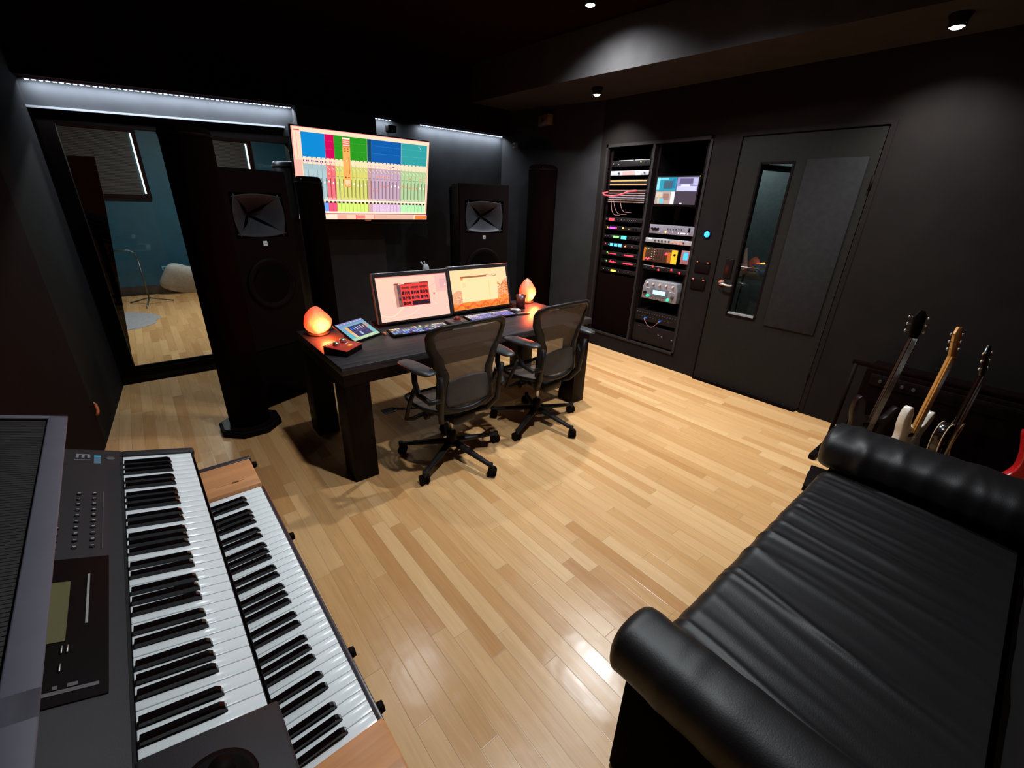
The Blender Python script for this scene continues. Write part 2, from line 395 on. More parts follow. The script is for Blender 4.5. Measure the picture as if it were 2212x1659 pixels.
MB().cyl((0, 0, 0), (0, -.05, 0), .012).build('bracket', BLACK, vc)
m_ = MB(); m_.box(-.045, .045, -.13, -.04, -.03, .035, bev=.012); m_.build('housing', BLACK, vc)
MB().cyl((0, -.128, 0), (0, -.145, 0), .018).build('lens', GLOSSB, vc)

# ------------------------------------------------------------------ ceiling downlights
def downlight(x, y, z, label, watts, size=150, tilt=(0, 0)):
    t = thing('downlight', label, 'ceiling lamp', (x, y, z), group='black ceiling downlights')
    m_ = MB(); m_.lathe([(.052, 0), (.052, -.006), (.040, -.030), (.040, -.060), (.034, -.060), (.034, -.040), (.0, -.040)], 28); m_.build('housing', BLACK, t)
    MB().lathe([(0, -.0405), (.033, -.0405), (.033, -.058), (.020, -.066), (0, -.068)], 24).build('lens', emis('downlight lens', (.90, .95, 1.0), 45), t)
    l = bpy.data.lights.new('lamp_beam', 'SPOT'); l.energy = watts; l.spot_size = R(size); l.spot_blend = 1.0; l.shadow_soft_size = .035; l.color = COOL
    o = bpy.data.objects.new('lamp_beam', l); C.objects.link(o); o.parent = t; o.location = (0, 0, -.075); o.rotation_euler = (R(tilt[0]), R(tilt[1]), 0)
    return t
downlight(2.86, 2.66, 2.96, 'ceiling downlight beside the grey soffit, topmost in the picture', SPOT*1.55, 132, (0, -24))
downlight(3.62, 3.19, 2.60, 'small downlight under the soffit in front of the equipment rack', SPOT*.80, 98, (0, -26))
downlight(3.66, .72, 2.60, 'downlight under the soffit in front of the right wall, at the right edge', SPOT*.60, 112, (0, -18))
downlight(1.20, 2.75, 2.96, 'ceiling downlight above the left end of the desk', SPOT*.30)
downlight(2.68, 1.66, 2.96, 'ceiling downlight above the open floor behind the chairs', SPOT*1.40)
downlight(1.25, .98, 2.96, 'ceiling downlight above the floor between keyboards and sofa', SPOT*.95)

# ------------------------------------------------------------------ equipment rack in the right wall
rk = thing('equipment_rack', 'tall black two-bay equipment rack built into the right wall', 'rack', (X, 2.79, .165))
FR = mat('dark grey rack frame', (.018, .014, .013), .6, spec=.12)
m_ = MB(); z0, z1 = 0, 2.02
m_.box(-.012, .02, -.59, .59, z1-.028, z1); m_.box(-.012, .02, -.59, .59, z0, z0+.02); m_.box(-.012, .02, .567, .59, z0, z1); m_.box(-.012, .02, -.59, -.567, z0, z1)
m_.build('frame', FR, rk)
MB().box(-.010, .5, -.012, .012, .02, z1-.028).build('centre_post', FR, rk)
m_ = MB(); m_.box(.02, .52, .567, .59, 0, z1); m_.box(.02, .52, -.59, -.567, 0, z1); m_.box(.02, .52, -.567, .567, z1-.02, z1); m_.box(.02, .52, -.567, .567, 0, .02); m_.box(.50, .52, -.567, .567, 0, z1)
m_.build('interior_lining', BLACKM, rk)
for yc in (.535, .042, -.042, -.54):
    MB().box(.03, .045, yc-.012, yc+.012, .02, z1-.03).build('mounting_rail', BLACK, rk)
bp = MB(); bp.box(.022, .03, .04, .545, .03, .70, bev=.002); bp.build('blank_panel', BLACKM, rk)

ART = attr_mat('printed panel', .45); 
def led_mat(c, s=4): return emis('lit %d %d %d' % tuple(int(v*100) for v in c), c, s)
RED, ORG, YEL, GRN, CYN, BLU, WHT, PUR = (1, .03, .05), (1, .25, .04), (1, .65, .05), (.25, 1, .12), (.03, .9, .65), (.05, .35, 1), (.9, .93, 1), (.45, .05, 1)
class Gear:
    """rack unit facing -x; u runs from the left edge to the right edge as seen from the room, v from top to bottom"""
    def __init__(s, name, label, yl, yr, zt, zb, m, depth=.28, proud=.0, cat='rack unit', bev=.002, group=None):
        s.t = thing(name, label, cat, (X+.016-proud, (yl+yr)/2, zb), group=group); s.w = yl-yr; s.h = zt-zb
        MB().box(0, .006, -s.w/2, s.w/2, 0, s.h, bev=bev).build('faceplate', m, s.t)
        MB().box(.007, depth, -s.w*.45, s.w*.45, .001, s.h-.001).build('chassis', BLACK, s.t)
    def p(s, u, v, d=0): return (-d, s.w/2-u*s.w, s.h*(1-v))
    def knob(s, u, v, r=.008, m=None, d=.012):
        m_ = MB(); m_.cyl(s.p(u, v), s.p(u, v, d), r, r*.85, 14); return m_.build('knob', m or BLACK, s.t)
    def led(s, u, v, c, r=.004, st=5, name='indicator_light'):
        m_ = MB(); m_.sph(s.p(u, v, .001), (r*.6, r, r), 10, 6); return m_.build(name, led_mat(c, st), s.t)
    def rect(s, u0, v0, u1, v1, m, name='display', d=.002):
        a, b_ = s.p(u0, v1), s.p(u1, v0)
        return MB().box(-d, .0, b_[1], a[1], a[2], b_[2]).build(name, m, s.t)
    def art(s, rects, name='screen', st=1.0, d=.0025):
        return panel_art(name, screen_mat('screen %.1f' % st, st), s.t, s.p(0, 0, d), (0, -s.w, 0), (0, 0, -s.h), (-1, 0, 0), rects)
PLATE = mat('black anodised faceplate', (.008, .006, .006), .5, spec=.15); GREYP = mat('light grey faceplate', (.30, .29, .32), .4); SILV = mat('silver faceplate', (.42, .40, .40), .35, .3)
YL, YR_ = 3.31, 2.83
g = Gear('rack_power_unit', 'black power unit with one yellow-green light, topmost in the left rack bay', YL, YR_, 2.030, 1.972, PLATE)
g.rect(.20, .0, .58, .09, SILV, 'trim_strip'); g.rect(.62, .0, .98, .09, SILV, 'trim_strip'); g.led(.77, .32, (.6, .9, .05), .005, 4); g.knob(.88, .32, .007, METAL); g.knob(.06, .5, .010, METAL); g.led(.20, .62, WHT, .003, .6)
g = Gear('rack_converter', 'grey rack unit with a glowing white square display, second in the left rack bay', YL, YR_, 1.932, 1.888, GREYP)
g.rect(.66, .02, .80, .98, led_mat(WHT, 5)); g.rect(.32, .05, .64, .95, led_mat((.65, .35, .32), .7), 'lit_label'); g.rect(.03, .5, .15, .8, led_mat((.8, .8, .8), .5), 'lit_label'); g.knob(.24, .5, .009, DKMETAL); g.knob(.9, .5, .009, METAL)
def patchbay(label, zt, zb, rows, cols):
    g = Gear('patchbay', label, YL+.005, YR_-.005, zt, zb, PLATE, group='patchbays in the left rack bay')
    for k, v in enumerate(rows):
        c = cols[k]
        g.rect(.03, v-.07, .97, v+.07, led_mat(c, .55), 'label_strip')  # rack light falling on the strips is put in as their own emission
        m_ = MB()
        for q in range(24):
            u = .05+q*.9/23; m_.cyl(g.p(u, v+.16, -.002), g.p(u, v+.16, .004), .0035, .0035, 8)
        m_.build('jack_row', DKMETAL, g.t)
    return g
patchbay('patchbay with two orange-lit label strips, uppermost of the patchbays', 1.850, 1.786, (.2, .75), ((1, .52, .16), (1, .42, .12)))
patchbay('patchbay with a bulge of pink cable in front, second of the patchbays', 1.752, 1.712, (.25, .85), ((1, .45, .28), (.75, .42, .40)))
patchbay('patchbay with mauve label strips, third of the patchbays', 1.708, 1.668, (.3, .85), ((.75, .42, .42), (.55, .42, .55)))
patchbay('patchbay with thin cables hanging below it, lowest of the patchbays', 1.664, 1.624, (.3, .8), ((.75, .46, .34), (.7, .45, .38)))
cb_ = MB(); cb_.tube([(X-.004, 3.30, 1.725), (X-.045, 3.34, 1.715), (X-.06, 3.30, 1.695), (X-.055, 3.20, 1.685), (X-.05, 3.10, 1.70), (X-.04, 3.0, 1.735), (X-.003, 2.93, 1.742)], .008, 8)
tag(cb_.build('patch_cable', emis('pink lit cable', (1, .13, .16), .55)), 'thick pink patch cable bulging from the patchbays', 'cable')  # cable is no lamp; light on it is put in as emission
for k, (ya, yb, zl) in enumerate(((3.24, 3.10, 1.50), (3.21, 3.02, 1.51), (3.12, 2.96, 1.53))):
    pts = [Vector((X-.006-.04*math.sin(math.pi*i/12), ya+(yb-ya)*i/12, 1.64+(zl-1.64)*math.sin(math.pi*.5*min(1, i/9)))) for i in range(13)]
    tag(MB().tube(pts, .0022, 6).build('patch_cable', mat('brown pink cable', (.30, .12, .10), .5)), ('thin brown cable hanging below the patchbays, leftmost of three', 'thin brown cable hanging below the patchbays, middle of three', 'thin brown cable hanging below the patchbays, rightmost of three')[k], 'cable', 'thin cables below the patchbays')

def unit(label, z, leds, rects=(), knobs=(), m=None, h=.044, name='rack_processor'):
    g = Gear(name, label, YL, YR_-.005, z+h/2, z-h/2, m or PLATE)
    for r_ in rects: g.rect(*r_[:4], led_mat(r_[4], r_[5]))
    for l_ in leds: g.led(*l_)
    for k_ in knobs: g.knob(*k_)
    return g
unit('black rack unit with red digits and small silver knobs', 1.453, [(.62+.05*k, .5, WHT, .0028, .8) for k in range(5)], [(.10, .25, .25, .8, RED, 3)], [(.03, .5, .010, METAL), (.45, .5, .010, METAL), (.36, .5, .005, METAL), (.53, .5, .008, METAL)])
unit('black rack unit with a purple display and orange lights', 1.366, [(.08, .4, ORG, .006, 4), (.10, .6, ORG, .005, 4), (.34, .5, RED, .007, 3), (.52, .4, YEL, .007, 4), (.54, .5, ORG, .005, 3), (.68, .5, YEL, .004, 3)], [(.15, .3, .31, .75, PUR, 3)], [(.8, .5, .006), (.88, .5, .006)])
unit('black rack unit with a green display and bright turquoise digits', 1.275, [(.24, .4, WHT, .004, 2)], [(.28, .25, .44, .75, (.25, .8, .2), 1.4), (.50, .15, .64, .85, CYN, 5)], [(.06, .5, .008, DKMETAL), (.13, .5, .008, DKMETAL), (.75, .5, .009, DKMETAL), (.85, .5, .009, DKMETAL), (.93, .5, .009, DKMETAL)], GREYP if False else None)
unit('black rack unit with three blue meters and a red light', 1.190, [(.08, .4, RED, .006, 4), (.16, .5, CYN, .003, 2), (.64, .6, ORG, .007, 4), (.66, .4, RED, .005, 3), (.82, .5, (1, .25, .15), .006, 1)], [(.21, .15, .30, .85, (.1, .45, .8), 1.7), (.33, .15, .42, .85, (.1, .45, .8), 1.7), (.45, .15, .54, .85, (.1, .45, .8), 1.7)])
unit('black rack unit with red scale and green light, above its twin', 1.094, [(.16, .3, GRN, .008, 1.6), (.20, .5, YEL, .005, 2)], [(.22, .42, .42, .60, RED, .9), (.64, .35, .90, .65, RED, .45)], [(.55, .5, .007)])
unit('black rack unit with two red meters and green light, below its twin', 1.008, [(.16, .5, GRN, .008, 1.6), (.28, .35, RED, .008, 2.2), (.36, .4, RED, .006, 2.2)], [(.24, .5, .44, .68, RED, 1.0), (.64, .35, .90, .65, RED, .5)], [(.55, .5, .007)])
unit('black rack unit with a yellow display, lowest lit unit of the left bay', .915, [(.26, .5, WHT, .003, 1.5), (.54, .5, WHT, .003, 1.5), (.70, .5, (.8, .8, .6), .003, 1.2), (.10, .5, YEL, .002, 1)], [(.32, .35, .46, .8, YEL, .9)], [(.82, .5, .007, DKMETAL)])

# right bay
g = Gear('rack_monitor', 'small rack screen split in four pictures, top of the right rack bay', 2.715, 2.255, 1.875, 1.605, BLACK, proud=.02, cat='screen')
A = [(.03, .05, .97, .93, (30, 24, 34)), (.03, .05, .49, .50, (10, 150, 180)), (.20, .16, .40, .42, (60, 90, 110)), (.03, .05, .10, .46, (140, 225, 235)), (.10, .06, .30, .12, (120, 215, 230)), (.40, .1, .46, .40, (0, 120, 165)),
     (.50, .05, .97, .50, (150, 140, 190)), (.56, .10, .85, .26, (95, 85, 125)), (.52, .34, .95, .49, (205, 205, 240)), (.60, .28, .80, .36, (225, 225, 250)), (.86, .08, .96, .30, (190, 185, 225)),
     (.03, .50, .49, .93, (190, 160, 150)), (.05, .54, .20, .70, (215, 200, 190)), (.22, .58, .36, .80, (160, 120, 110)), (.08, .74, .24, .90, (120, 200, 225)), (.40, .52, .49, .93, (250, 235, 240)), (.10, .62, .14, .90, (225, 190, 130)),
     (.50, .50, .97, .93, (62, 48, 64)), (.62, .88, .68, .915, (240, 240, 240))]
g.art(A, st=1.15); g.led(.985, .03, YEL, .003, 3)
g = Gear('rack_preamp', 'wide grey rack unit with a bright orange light and white buttons', 2.725, 2.225, 1.432, 1.346, mat('mauve grey faceplate', (.20, .18, .21), .4))
for k in range(5): g.knob(.06+.035*k, .45+.06*(k % 2), .010, BLACK)
g.led(.23, .72, WHT, .006, 2.5); g.led(.38, .76, ORG, .011, 5); g.led(.53, .72, WHT, .006, 2)
for u in (.66, .72, .745, .77, .80, .86): g.led(u, .78, (.75, .75, 1), .006, 2.5)
for u in (.42, .48, .54, .60, .66, .72): g.knob(u, .38, .005, DKMETAL)
g.rect(.86, .15, .90, .62, BLACK, 'switch')
for u in (.25, .52, .62): g.rect(u, .12, u+.07, .16, led_mat((.6, .6, .65), .4), 'printed_label')  # printed labels emit: light on the print is put into the material
g = Gear('rack_compressor', 'slim silver rack unit with a row of knobs, three lit orange', 2.755, 2.225, 1.302, 1.258, SILV)
g.rect(.06, .1, .15, .40, led_mat((.85, .85, .85), .7), 'printed_label')  # print made to glow, standing in for light on the label
for k in range(9): g.knob(.22+.075*k, .5, .008, (emis('lit orange knob', (1, .25, .10), 1.2) if k in (5, 6, 7) else DKMETAL))
g = Gear('rack_mixer', 'compact mixer with red lights and yellow right-hand section', 2.755, 2.36, 1.207, 1.068, mat('brown black mixer face', (.05, .022, .012), .4), cat='mixer')
g.rect(.83, .02, .99, .98, emis('yellow backlit panel', (1, .52, .02), .85), 'yellow_section'); g.rect(.0, .02, .06, .98, emis('amber end panel', (.75, .22, .02), .35), 'amber_section')
g.rect(.72, .2, .83, .9, emis('amber panel', (.8, .2, .02), .35), 'amber_section')
for u, v in ((.10, .82), (.15, .85), (.19, .80), (.68, .30), (.66, .38), (.70, .36)): g.led(u, v, RED, .010, 3)
for i in range(6):
    for j in range(5): g.knob(.26+.075*i, .12+.17*j, .0042, mat('cream knob', (.6, .5, .42), .4) if i < 2 else DKMETAL, .008)
g.led(.08, .10, YEL, .004, 2); g.led(.15, .12, GRN, .004, 1.5); g.knob(.92, .35, .012, BLACK)
g = Gear('tuner_box', 'small pink box with a blue lit display beside the compact mixer', 2.325, 2.225, 1.212, 1.082, mat('dusty pink plastic', (.34, .14, .14), .5), cat='gadget', bev=.006)
g.rect(.28, .14, .74, .68, emis('blue display', (.03, .35, 1), 1.8))
g = Gear('rack_limiter', 'slim black rack unit with four red arrow lights', 2.745, 2.225, 1.028, .984, PLATE)
g.rect(.02, .0, .62, .10, SILV, 'trim_strip')
for u, v in ((.24, .15), (.38, .75), (.66, .35), (.84, .8)): g.led(u, v, RED, .011, 3.2)
for k in range(8): g.knob(.1+.1*k, .55, .005, DKMETAL)
g = thing('amp_modeller', 'rounded grey amplifier head with a pale blue display and green-lit knobs', 'amplifier', (X+.005, 2.485, .688))
m_ = MB(Matrix.Rotation(R(90), 4, 'Z') @ Matrix.Rotation(R(90), 4, 'X')); m_.prism([(-.205, .0), (.205, .0), (.205, .12), (.185, .19), (.165, .20), (-.165, .20), (-.185, .19), (-.205, .12)], -.01, .20, bev=.006); m_.build('casing', mat('mid grey casing', (.20, .19, .20), .4), g)
PF = lambda y, z, d=.0: (-.2-d+.19, y, z)
def amp_box(nm, ya, yb, za, zb, m, d=.003): MB().box(-.010-d, -.009, yb, ya, za, zb, bev=.001).build(nm, m, g)
amp_box('display', .07, -.075, .062, .102, emis('pale cyan display', (.35, .85, 1), 2.0), .006)
amp_box('bezel', .10, -.105, .030, .12, mat('bezel', (.10, .11, .13), .4), .003)
amp_box('lit_label', .165, .12, .112, .116, led_mat(WHT, .6)); amp_box('lit_label', -.12, -.18, .106, .110, led_mat(WHT, .6))
for y in (.15, .075, .0, -.075, -.15): MB().cyl((-.009, y, .165), (-.03, y, .165), .011, .009, 14).build('knob', mat('cream knob', (.6, .5, .42), .4), g)
for y in (.06, .03, .0, -.03, -.06): MB().cyl((-.009, y, .020), (-.018, y, .020), .006, .006, 10).build('button', METAL, g)
for y, z, m in ((.125, .035, emis('green lit knob', (.05, .8, .5), .8)), (-.115, .028, emis('green lit knob', (.05, .8, .5), .8)), (.165, .065, BLACK), (-.16, .06, DKMETAL)): MB().cyl((-.009, y, z), (-.03, y, z), .017, .015, 16).build('knob', m, g)
g = Gear('rack_patch_panel', 'black connector panel with two blue plugs, low in the right rack bay', 2.745, 2.235, .56, .44, PLATE)
for u in range(16): g.knob(.05+.06*u, .25, .007, DKMETAL, .004)
for u in range(12): g.knob(.1+.07*u, .60, .005, DKMETAL, .004)
for k, y in enumerate((2.60, 2.42)):
    tag(MB().cyl((X+.012, y, .48), (X-.025, y, .475), .008, .007).build('cable_plug', emis('blue plug', (.03, .18, .8), .35)), ('blue cable plug in the low connector panel, left of two', 'blue cable plug in the low connector panel, right of two')[k], 'plug', 'blue plugs of the low connector panel')  # plugs are not lamps; their brightness is put in as emission
tag(MB().tube([(X-.028, 2.60-.18*i/14, .475-.075*math.sin(math.pi*i/14)) for i in range(15)], .003, 6).build('looped_cable', mat('brown pink cable', (.30, .12, .10), .5)), 'thin cable looping between the two blue plugs', 'cable')
g = Gear('rack_tray', 'black rack drawer with small silver catches, lowest in the right bay', 2.745, 2.235, .40, .20, PLATE)
for u, v in ((.12, .1), (.62, .35), (.70, .4), (.94, .45)): g.rect(u, v, u+.035, v+.03, METAL, 'catch', .006)

# status light, access panels
t = thing('status_light', 'round glowing blue button on the wall between rack and door', 'light', (X, 2.09, 1.378))
MB().cyl((-.012, 0, 0), (0, 0, 0), .034, .038, 24).build('bezel', BLACK, t); MB().sph((-.012, 0, 0), (.012, .027, .027), 20, 10).build('lens', emis('blue lens', (.01, .22, 1), 4.0), t)
m_ = MB(); m_.box(-.0262, -.024, .004, .010, -.002, .003); m_.box(-.0262, -.024, -.010, -.004, -.002, .003); m_.build('symbol', emis('pale symbol', (.4, .8, 1), 5), t)
bl = bpy.data.lights.new('blue_glow', 'POINT'); bl.energy = .08; bl.color = (.02, .25, 1); bl.shadow_soft_size = .02; blo = bpy.data.objects.new('blue_glow', bl); C.objects.link(blo); blo.parent = t; blo.location = (-.05, 0, 0)
for nm, lb, y, z in (('control_panel', 'upper of the two square black touch panels left of the door', 2.075, 1.085), ('control_panel', 'lower of the two square black touch panels left of the door', 2.085, .925)):
    t = thing(nm, lb, 'control panel', (X, y, z), group='touch panels left of the door')
    MB().box(-.014, 0, -.072, .072, -.05, .05, bev=.004).build('case', BLACK, t)
    m_ = MB(); m_.box(-.0165, -.013, .045, .060, .040, .048); m_.box(-.0165, -.013, -.060, -.040, .040, .048); m_.build('clip', METAL, t)

# ------------------------------------------------------------------ door 1
dr = bpy.data.objects.new('door_1', None); C.objects.link(dr); struct(dr); dr.location = (X+.006, 0, 0)
m_ = MB(); gy0, gy1, gz0, gz1 = 1.515, 1.755, .70, 1.95
m_.box(0, .06, .976, gy0, .012, 2.152); m_.box(0, .06, gy1, 1.944, .012, 2.152); m_.box(0, .06, gy0, gy1, .012, gz0); m_.box(0, .06, gy0, gy1, gz1, 2.152)
m_.build('door_leaf', DOORM, dr)
m_ = MB(); e = .012
for a in ((gy0-e, gy0+.004, gz0-e, gz1+e), (gy1-.004, gy1+e, gz0-e, gz1+e), (gy0, gy1, gz0-e, gz0+.006), (gy0, gy1, gz1-.004, gz1+e)): m_.box(-.006, .05, a[0], a[1], a[2], a[3])
m_.build('window_bead', BLACK, dr)
MB().box(.028, .036, gy0+.004, gy1-.004, gz0+.004, gz1-.004).build('pane', glass('door glass', (.85, .9, .88)), dr)
MB().box(-.012, -.0005, 1.03, 1.42, .67, 1.97, bev=.004).build('raised_panel', mat('grey felt panel', (.0185, .0170, .0170), .8, spec=.06, bump=.3, bscale=400), dr)
MB().box(-.012, -.0005, 1.795, 1.865, 1.02, 1.19, bev=.006).build('lock_plate', GLOSSB, dr)
m_ = MB(); m_.cyl((0, 1.865, .972), (-.052, 1.865, .972), .009); m_.cyl((-.0005, 1.865, .972), (-.012, 1.865, .972), .026, .026, 24); m_.tube([(-.052, 1.868, .972), (-.056, 1.84, .968), (-.058, 1.79, .962), (-.056, 1.74, .964)], .009, 10)
m_.build('door_handle', METAL, dr)
m_ = MB(); m_.tube([(.062, 1.78, .985), (.10, 1.775, .985), (.115, 1.74, .975), (.115, 1.66, .97)], .009, 10); m_.build('door_handle', METAL, dr)
MB().box(-.004, .03, gy0+.006, gy1-.006, gz0+.0065, gz0+.022).build('window_sill', mat('pale sill strip', (.22, .22, .22), .5), dr)  # light caught by the bottom bead, put in as a pale strip
m_ = MB(Matrix.Translation((.085, 1.63, 1.915)) @ Matrix.Rotation(R(6), 4, 'X')); m_.box(-.022, .022, -.13, .13, -.022, .022, bev=.004); m_.build('door_closer', BLACK, dr)
for z in (.35, 1.80): MB().cyl((-.008, .972, z-.05), (-.008, .972, z+.05), .009).build('hinge', BLACK, dr)
MB().box(-.045, .0, .99, 1.935, .0005, .014).build('threshold', BLACKM, dr)
m_ = MB(); m_.box(-.006+X, X+.002, .935, .968, 0, 2.19); m_.box(-.006+X, X+.002, 1.952, 1.975, 0, 2.19); m_.box(-.006+X, X+.002, .968, 1.952, 2.162, 2.19)
struct(m_.build('trim_4', mat('door casing', (.010, .007, .006), .7, spec=.08)))
# corridor behind the door
m_ = MB(); m_.box(5.45, 5.55, .2, 3.2, 0, 2.6); m_.box(4.24, 5.45, .1, .2, 0, 2.6); m_.box(4.7, 5.45, 3.2, 3.3, 0, 2.6)
struct(m_.build('wall_corridor', mat('grey green corridor wall', (.20, .23, .23), .7)))
struct(MB().box(4.22, 5.55, .1, 3.3, 2.6, 2.7).build('ceiling_corridor', mat('corridor ceiling', (.35, .37, .38), .7)))
l = bpy.data.lights.new('corridor_glow', 'POINT'); l.energy = 17; l.color = (.8, .93, 1); l.shadow_soft_size = .06
lo = bpy.data.objects.new('corridor_glow', l); C.objects.link(lo); lo.location = (5.15, 2.55, 2.45)
tag(MB().cyl((5.15, 2.55, 2.50), (5.15, 2.55, 2.60), .08, .10, 20).build('corridor_lamp', mat('lamp housing', (.5, .5, .5), .5)), 'round lamp on the ceiling of the corridor behind the door', 'lamp')
t = thing('music_stand', 'silver tray stand seen through the narrow door window', 'stand', (4.75, 1.96, 0))
MB().cyl((0, 0, .02), (0, 0, .98), .012).build('pole', METAL, t); MB().box(-.02, .02, -.17, .17, -.12, .12, bev=.01, M=Matrix.Translation((0, 0, 1.0)) @ Matrix.Rotation(R(-62), 4, 'Y')).build('tray', ALU, t)
m_ = MB()
for a in (0, 120, 240): m_.cyl((0, 0, .12), (.2*math.cos(R(a)), .2*math.sin(R(a)), .012), .009)
m_.build('tripod', DKMETAL, t)

# small boxes at the front right corner, little orange tag on left wall
t = thing('sensor_box', 'small brownish box high on the right wall near the front corner', 'sensor', (3.93, 4.16, 2.46), rot=(0, 0, R(-13)))
MB().box(-.07, .0, -.11, .11, -.055, .055, bev=.008).build('case', mat('brown plastic', (.10, .06, .03), .5), t); MB().cyl((-.07, 0, 0), (-.078, 0, 0), .02).build('lens', GLOSSB, t)
t = thing('bracket_box', 'tiny grey wall fitting right of the right niche light', 'fitting', (3.80, 4.55, 2.22), rot=(0, 0, R(-13)))
MB().box(-.04, 0, -.035, .035, -.03, .03, bev=.005).build('case', mat('grey fitting', (.12, .12, .12), .5), t); MB().cyl((-.04, 0, 0), (-.05, 0, 0), .010).build('knob', DKMETAL, t)
t = thing('cable_end', 'short orange cable end sticking out of the dark left wall', 'cable', (-.47, 3.70, .26))
MB().tube([(0, 0, .03), (.012, 0, .015), (.016, -.03, -.02), (.01, -.06, -.035)], .009, 8).build('cable', mat('orange rubber', (.55, .14, .03), .4), t)
MB().cyl((-.001, 0, .03), (.006, 0, .03), .016).build('grommet', BLACK, t)

# ------------------------------------------------------------------ wall screen
tv = thing('television', 'large bright wall screen showing a colourful mixing desk program, tilted down', 'television', (1.77, 4.19, 2.10))
ey = Vector((0, .13, -.705)); EU = Vector((1.25, 0, 0)); nrm = EU.cross(ey).normalized()   # points to the room
if nrm.y > 0: nrm = -nrm
P0 = Vector((-.625, .0, .0))
ang = math.atan2(.13, .705)
Mtv = Matrix.Rotation(ang, 4, 'X')
MB(Mtv).box(-.632, .632, .004, .045, -.724, .006, bev=.004).build('case', BLACK, tv)
m_ = MB(); m_.box(-.2, .2, .045, .075, -.55, -.15, M=Mtv); m_.tube([(0, .13, -.36), (0, .30, -.36), (0, .508, -.36)], .03, 10); m_.box(-.15, .15, .49, .509, -.5, -.22)
m_.build('mount', BLACK, tv)
MB(Mtv).box(-.03, .03, .01, .03, -.735, -.722).build('logo_bar', METAL, tv)
PEA = (255, 212, 180); rects = [(0, 0, 1, 1, PEA)]
rc = lambda u0, v0, u1, v1, c: rects.append((u0, v0, u1, v1, c))
rc(.008, .035, .052, .34, (250, 205, 180)); rc(.012, .030, .050, .042, (190, 90, 80)); rc(.008, .34, .050, .56, (235, 175, 160)); rc(.026, .06, .030, .5, (230, 170, 150))
groups = [(.056, .207, 5, (0, 128, 198), (165, 190, 195), (110, 160, 240)), (.207, .267, 2, (198, 0, 82), (240, 110, 120), (240, 80, 120)), (.267, .500, 8, (32, 142, 28), (205, 205, 110), (205, 235, 110)),
          (.500, .530, 1, (0, 66, 92), (190, 150, 150), (200, 160, 160)), (.530, .762, 8, (0, 86, 160), (190, 160, 180), (215, 185, 215)), (.762, .979, 7, (45, 150, 152), (172, 200, 150), (175, 230, 170))]
rnd = random.Random(3)
for u0, u1, n, c1, c2, c3 in groups:
    rc(u0, .048, u1, .30, c1)
    for vv in (.115, .20):
        for k in range(int((u1-u0)/.017)):
            if u0 > .2: rc(u0+.017*k+.003, vv+rnd.uniform(-.001, .001), u0+.017*k+.014, vv+.004, tuple(min(255, int(x*.8+55)) for x in c1))
    rc(u0, .375, u1, .768, c2); rc(u0, .80, u1, .905, c3)
    rc(u0, .30, u1, .352, PEA)
    wd = (u1-u0)/n
    for k in range(n):
        a = u0+wd*k
        rc(a+wd*.82, .30, a+wd*1.02, .312, c1); rc(a-.0003, .30, a+wd*.12, .312, c1)
        rc(a+wd*.05, .335, a+wd*.95, .352, (70, 50, 160) if (u0 < .2 or (.53 < u0 < .7 and k < 3) or (u0 > .52 and u0 < .7 and k in (5,))) else tuple(int(x*.75+50) for x in c3))
        rc(a+wd*.3, .335, a+wd*.7, .350, PEA)
        rc(a-.0008, .355, a+.0014, .905, tuple(int(x*.62) for x in c2))
        rc(a, .375, a+wd*.92, .435, tuple(min(255, int(x*.93+6)) for x in c2))
        if u0 > .2:
            for q in range(3): rc(a+wd*.2+q*wd*.2, .392+.013*q, a+wd*.34+q*wd*.2, .402+.013*q, (250, 240, 170))
            if rnd.random() < .6: rc(a+wd*.3, .462, a+wd*.7, .478, (255, 190, 80) if u0 < .5 else (250, 130, 80))
            rc(a+wd*.2, .49, a+wd*.8, .50, tuple(int(x*.8) for x in c2))
        rc(a+wd*.72, .52, a+wd*.86, .735, tuple(int(x*.38) for x in c2))
        fv = rnd.choice((.545, .56, .575)) if u0 < .5 else rnd.choice((.56, .57, .575))
        if u0 > .52 and k < 2 and u0 < .7: fv = .63
        rc(a+wd*.28, fv, a+wd*.56, fv+.022, (255, 245, 225) if (u0 < .5 or k > 4) else (255, 110, 90))
        rc(a+wd*.1, .745, a+wd*.9, .752, (225, 200, 160))
        rc(a+wd*.32, .783, a+wd*.86, .806, tuple(int(x*.25) for x in c3))
rc(.056, .763, .985, .779, (255, 235, 215)); rc(.056, .905, .99, .918, (255, 225, 200))
rc(.322, .073, .374, .61, (252, 165, 88)); rc(.322, .062, .374, .16, (225, 110, 85)); rc(.322, .062, .374, .078, (255, 240, 225)); rc(.326, .095, .370, .10, (255, 235, 220)); rc(.326, .115, .366, .12, (255, 235, 220)); rc(.326, .138, .372, .146, (255, 235, 220))
for v in (.175, .20): rc(.332, v, .344, v+.008, (120, 60, 20)); rc(.352, v, .364, v+.008, (120, 60, 20))
rc(.362, .27, .366, .46, (150, 80, 20)); rc(.345, .30, .351, .32, (255, 225, 180)); rc(.332, .49, .342, .50, (80, 30, 10)); rc(.354, .49, .364, .50, (80, 30, 10)); rc(.330, .525, .368, .57, (252, 200, 160)); rc(.334, .58, .366, .59, (255, 240, 220))
rc(0, .94, 1, 1, (215, 170, 150)); rc(.10, .94, .26, 1, (255, 215, 195)); rc(.26, .945, .33, .99, (240, 165, 145)); rc(.40, .94, .408, 1, (240, 60, 70)); rc(.33, .945, .40, .99, (250, 195, 170)); rc(.408, .95, .47, .985, (235, 120, 110)); rc(.47, .94, .54, .99, (252, 195, 170)); rc(.54, .94, .545, .99, (235, 110, 100))
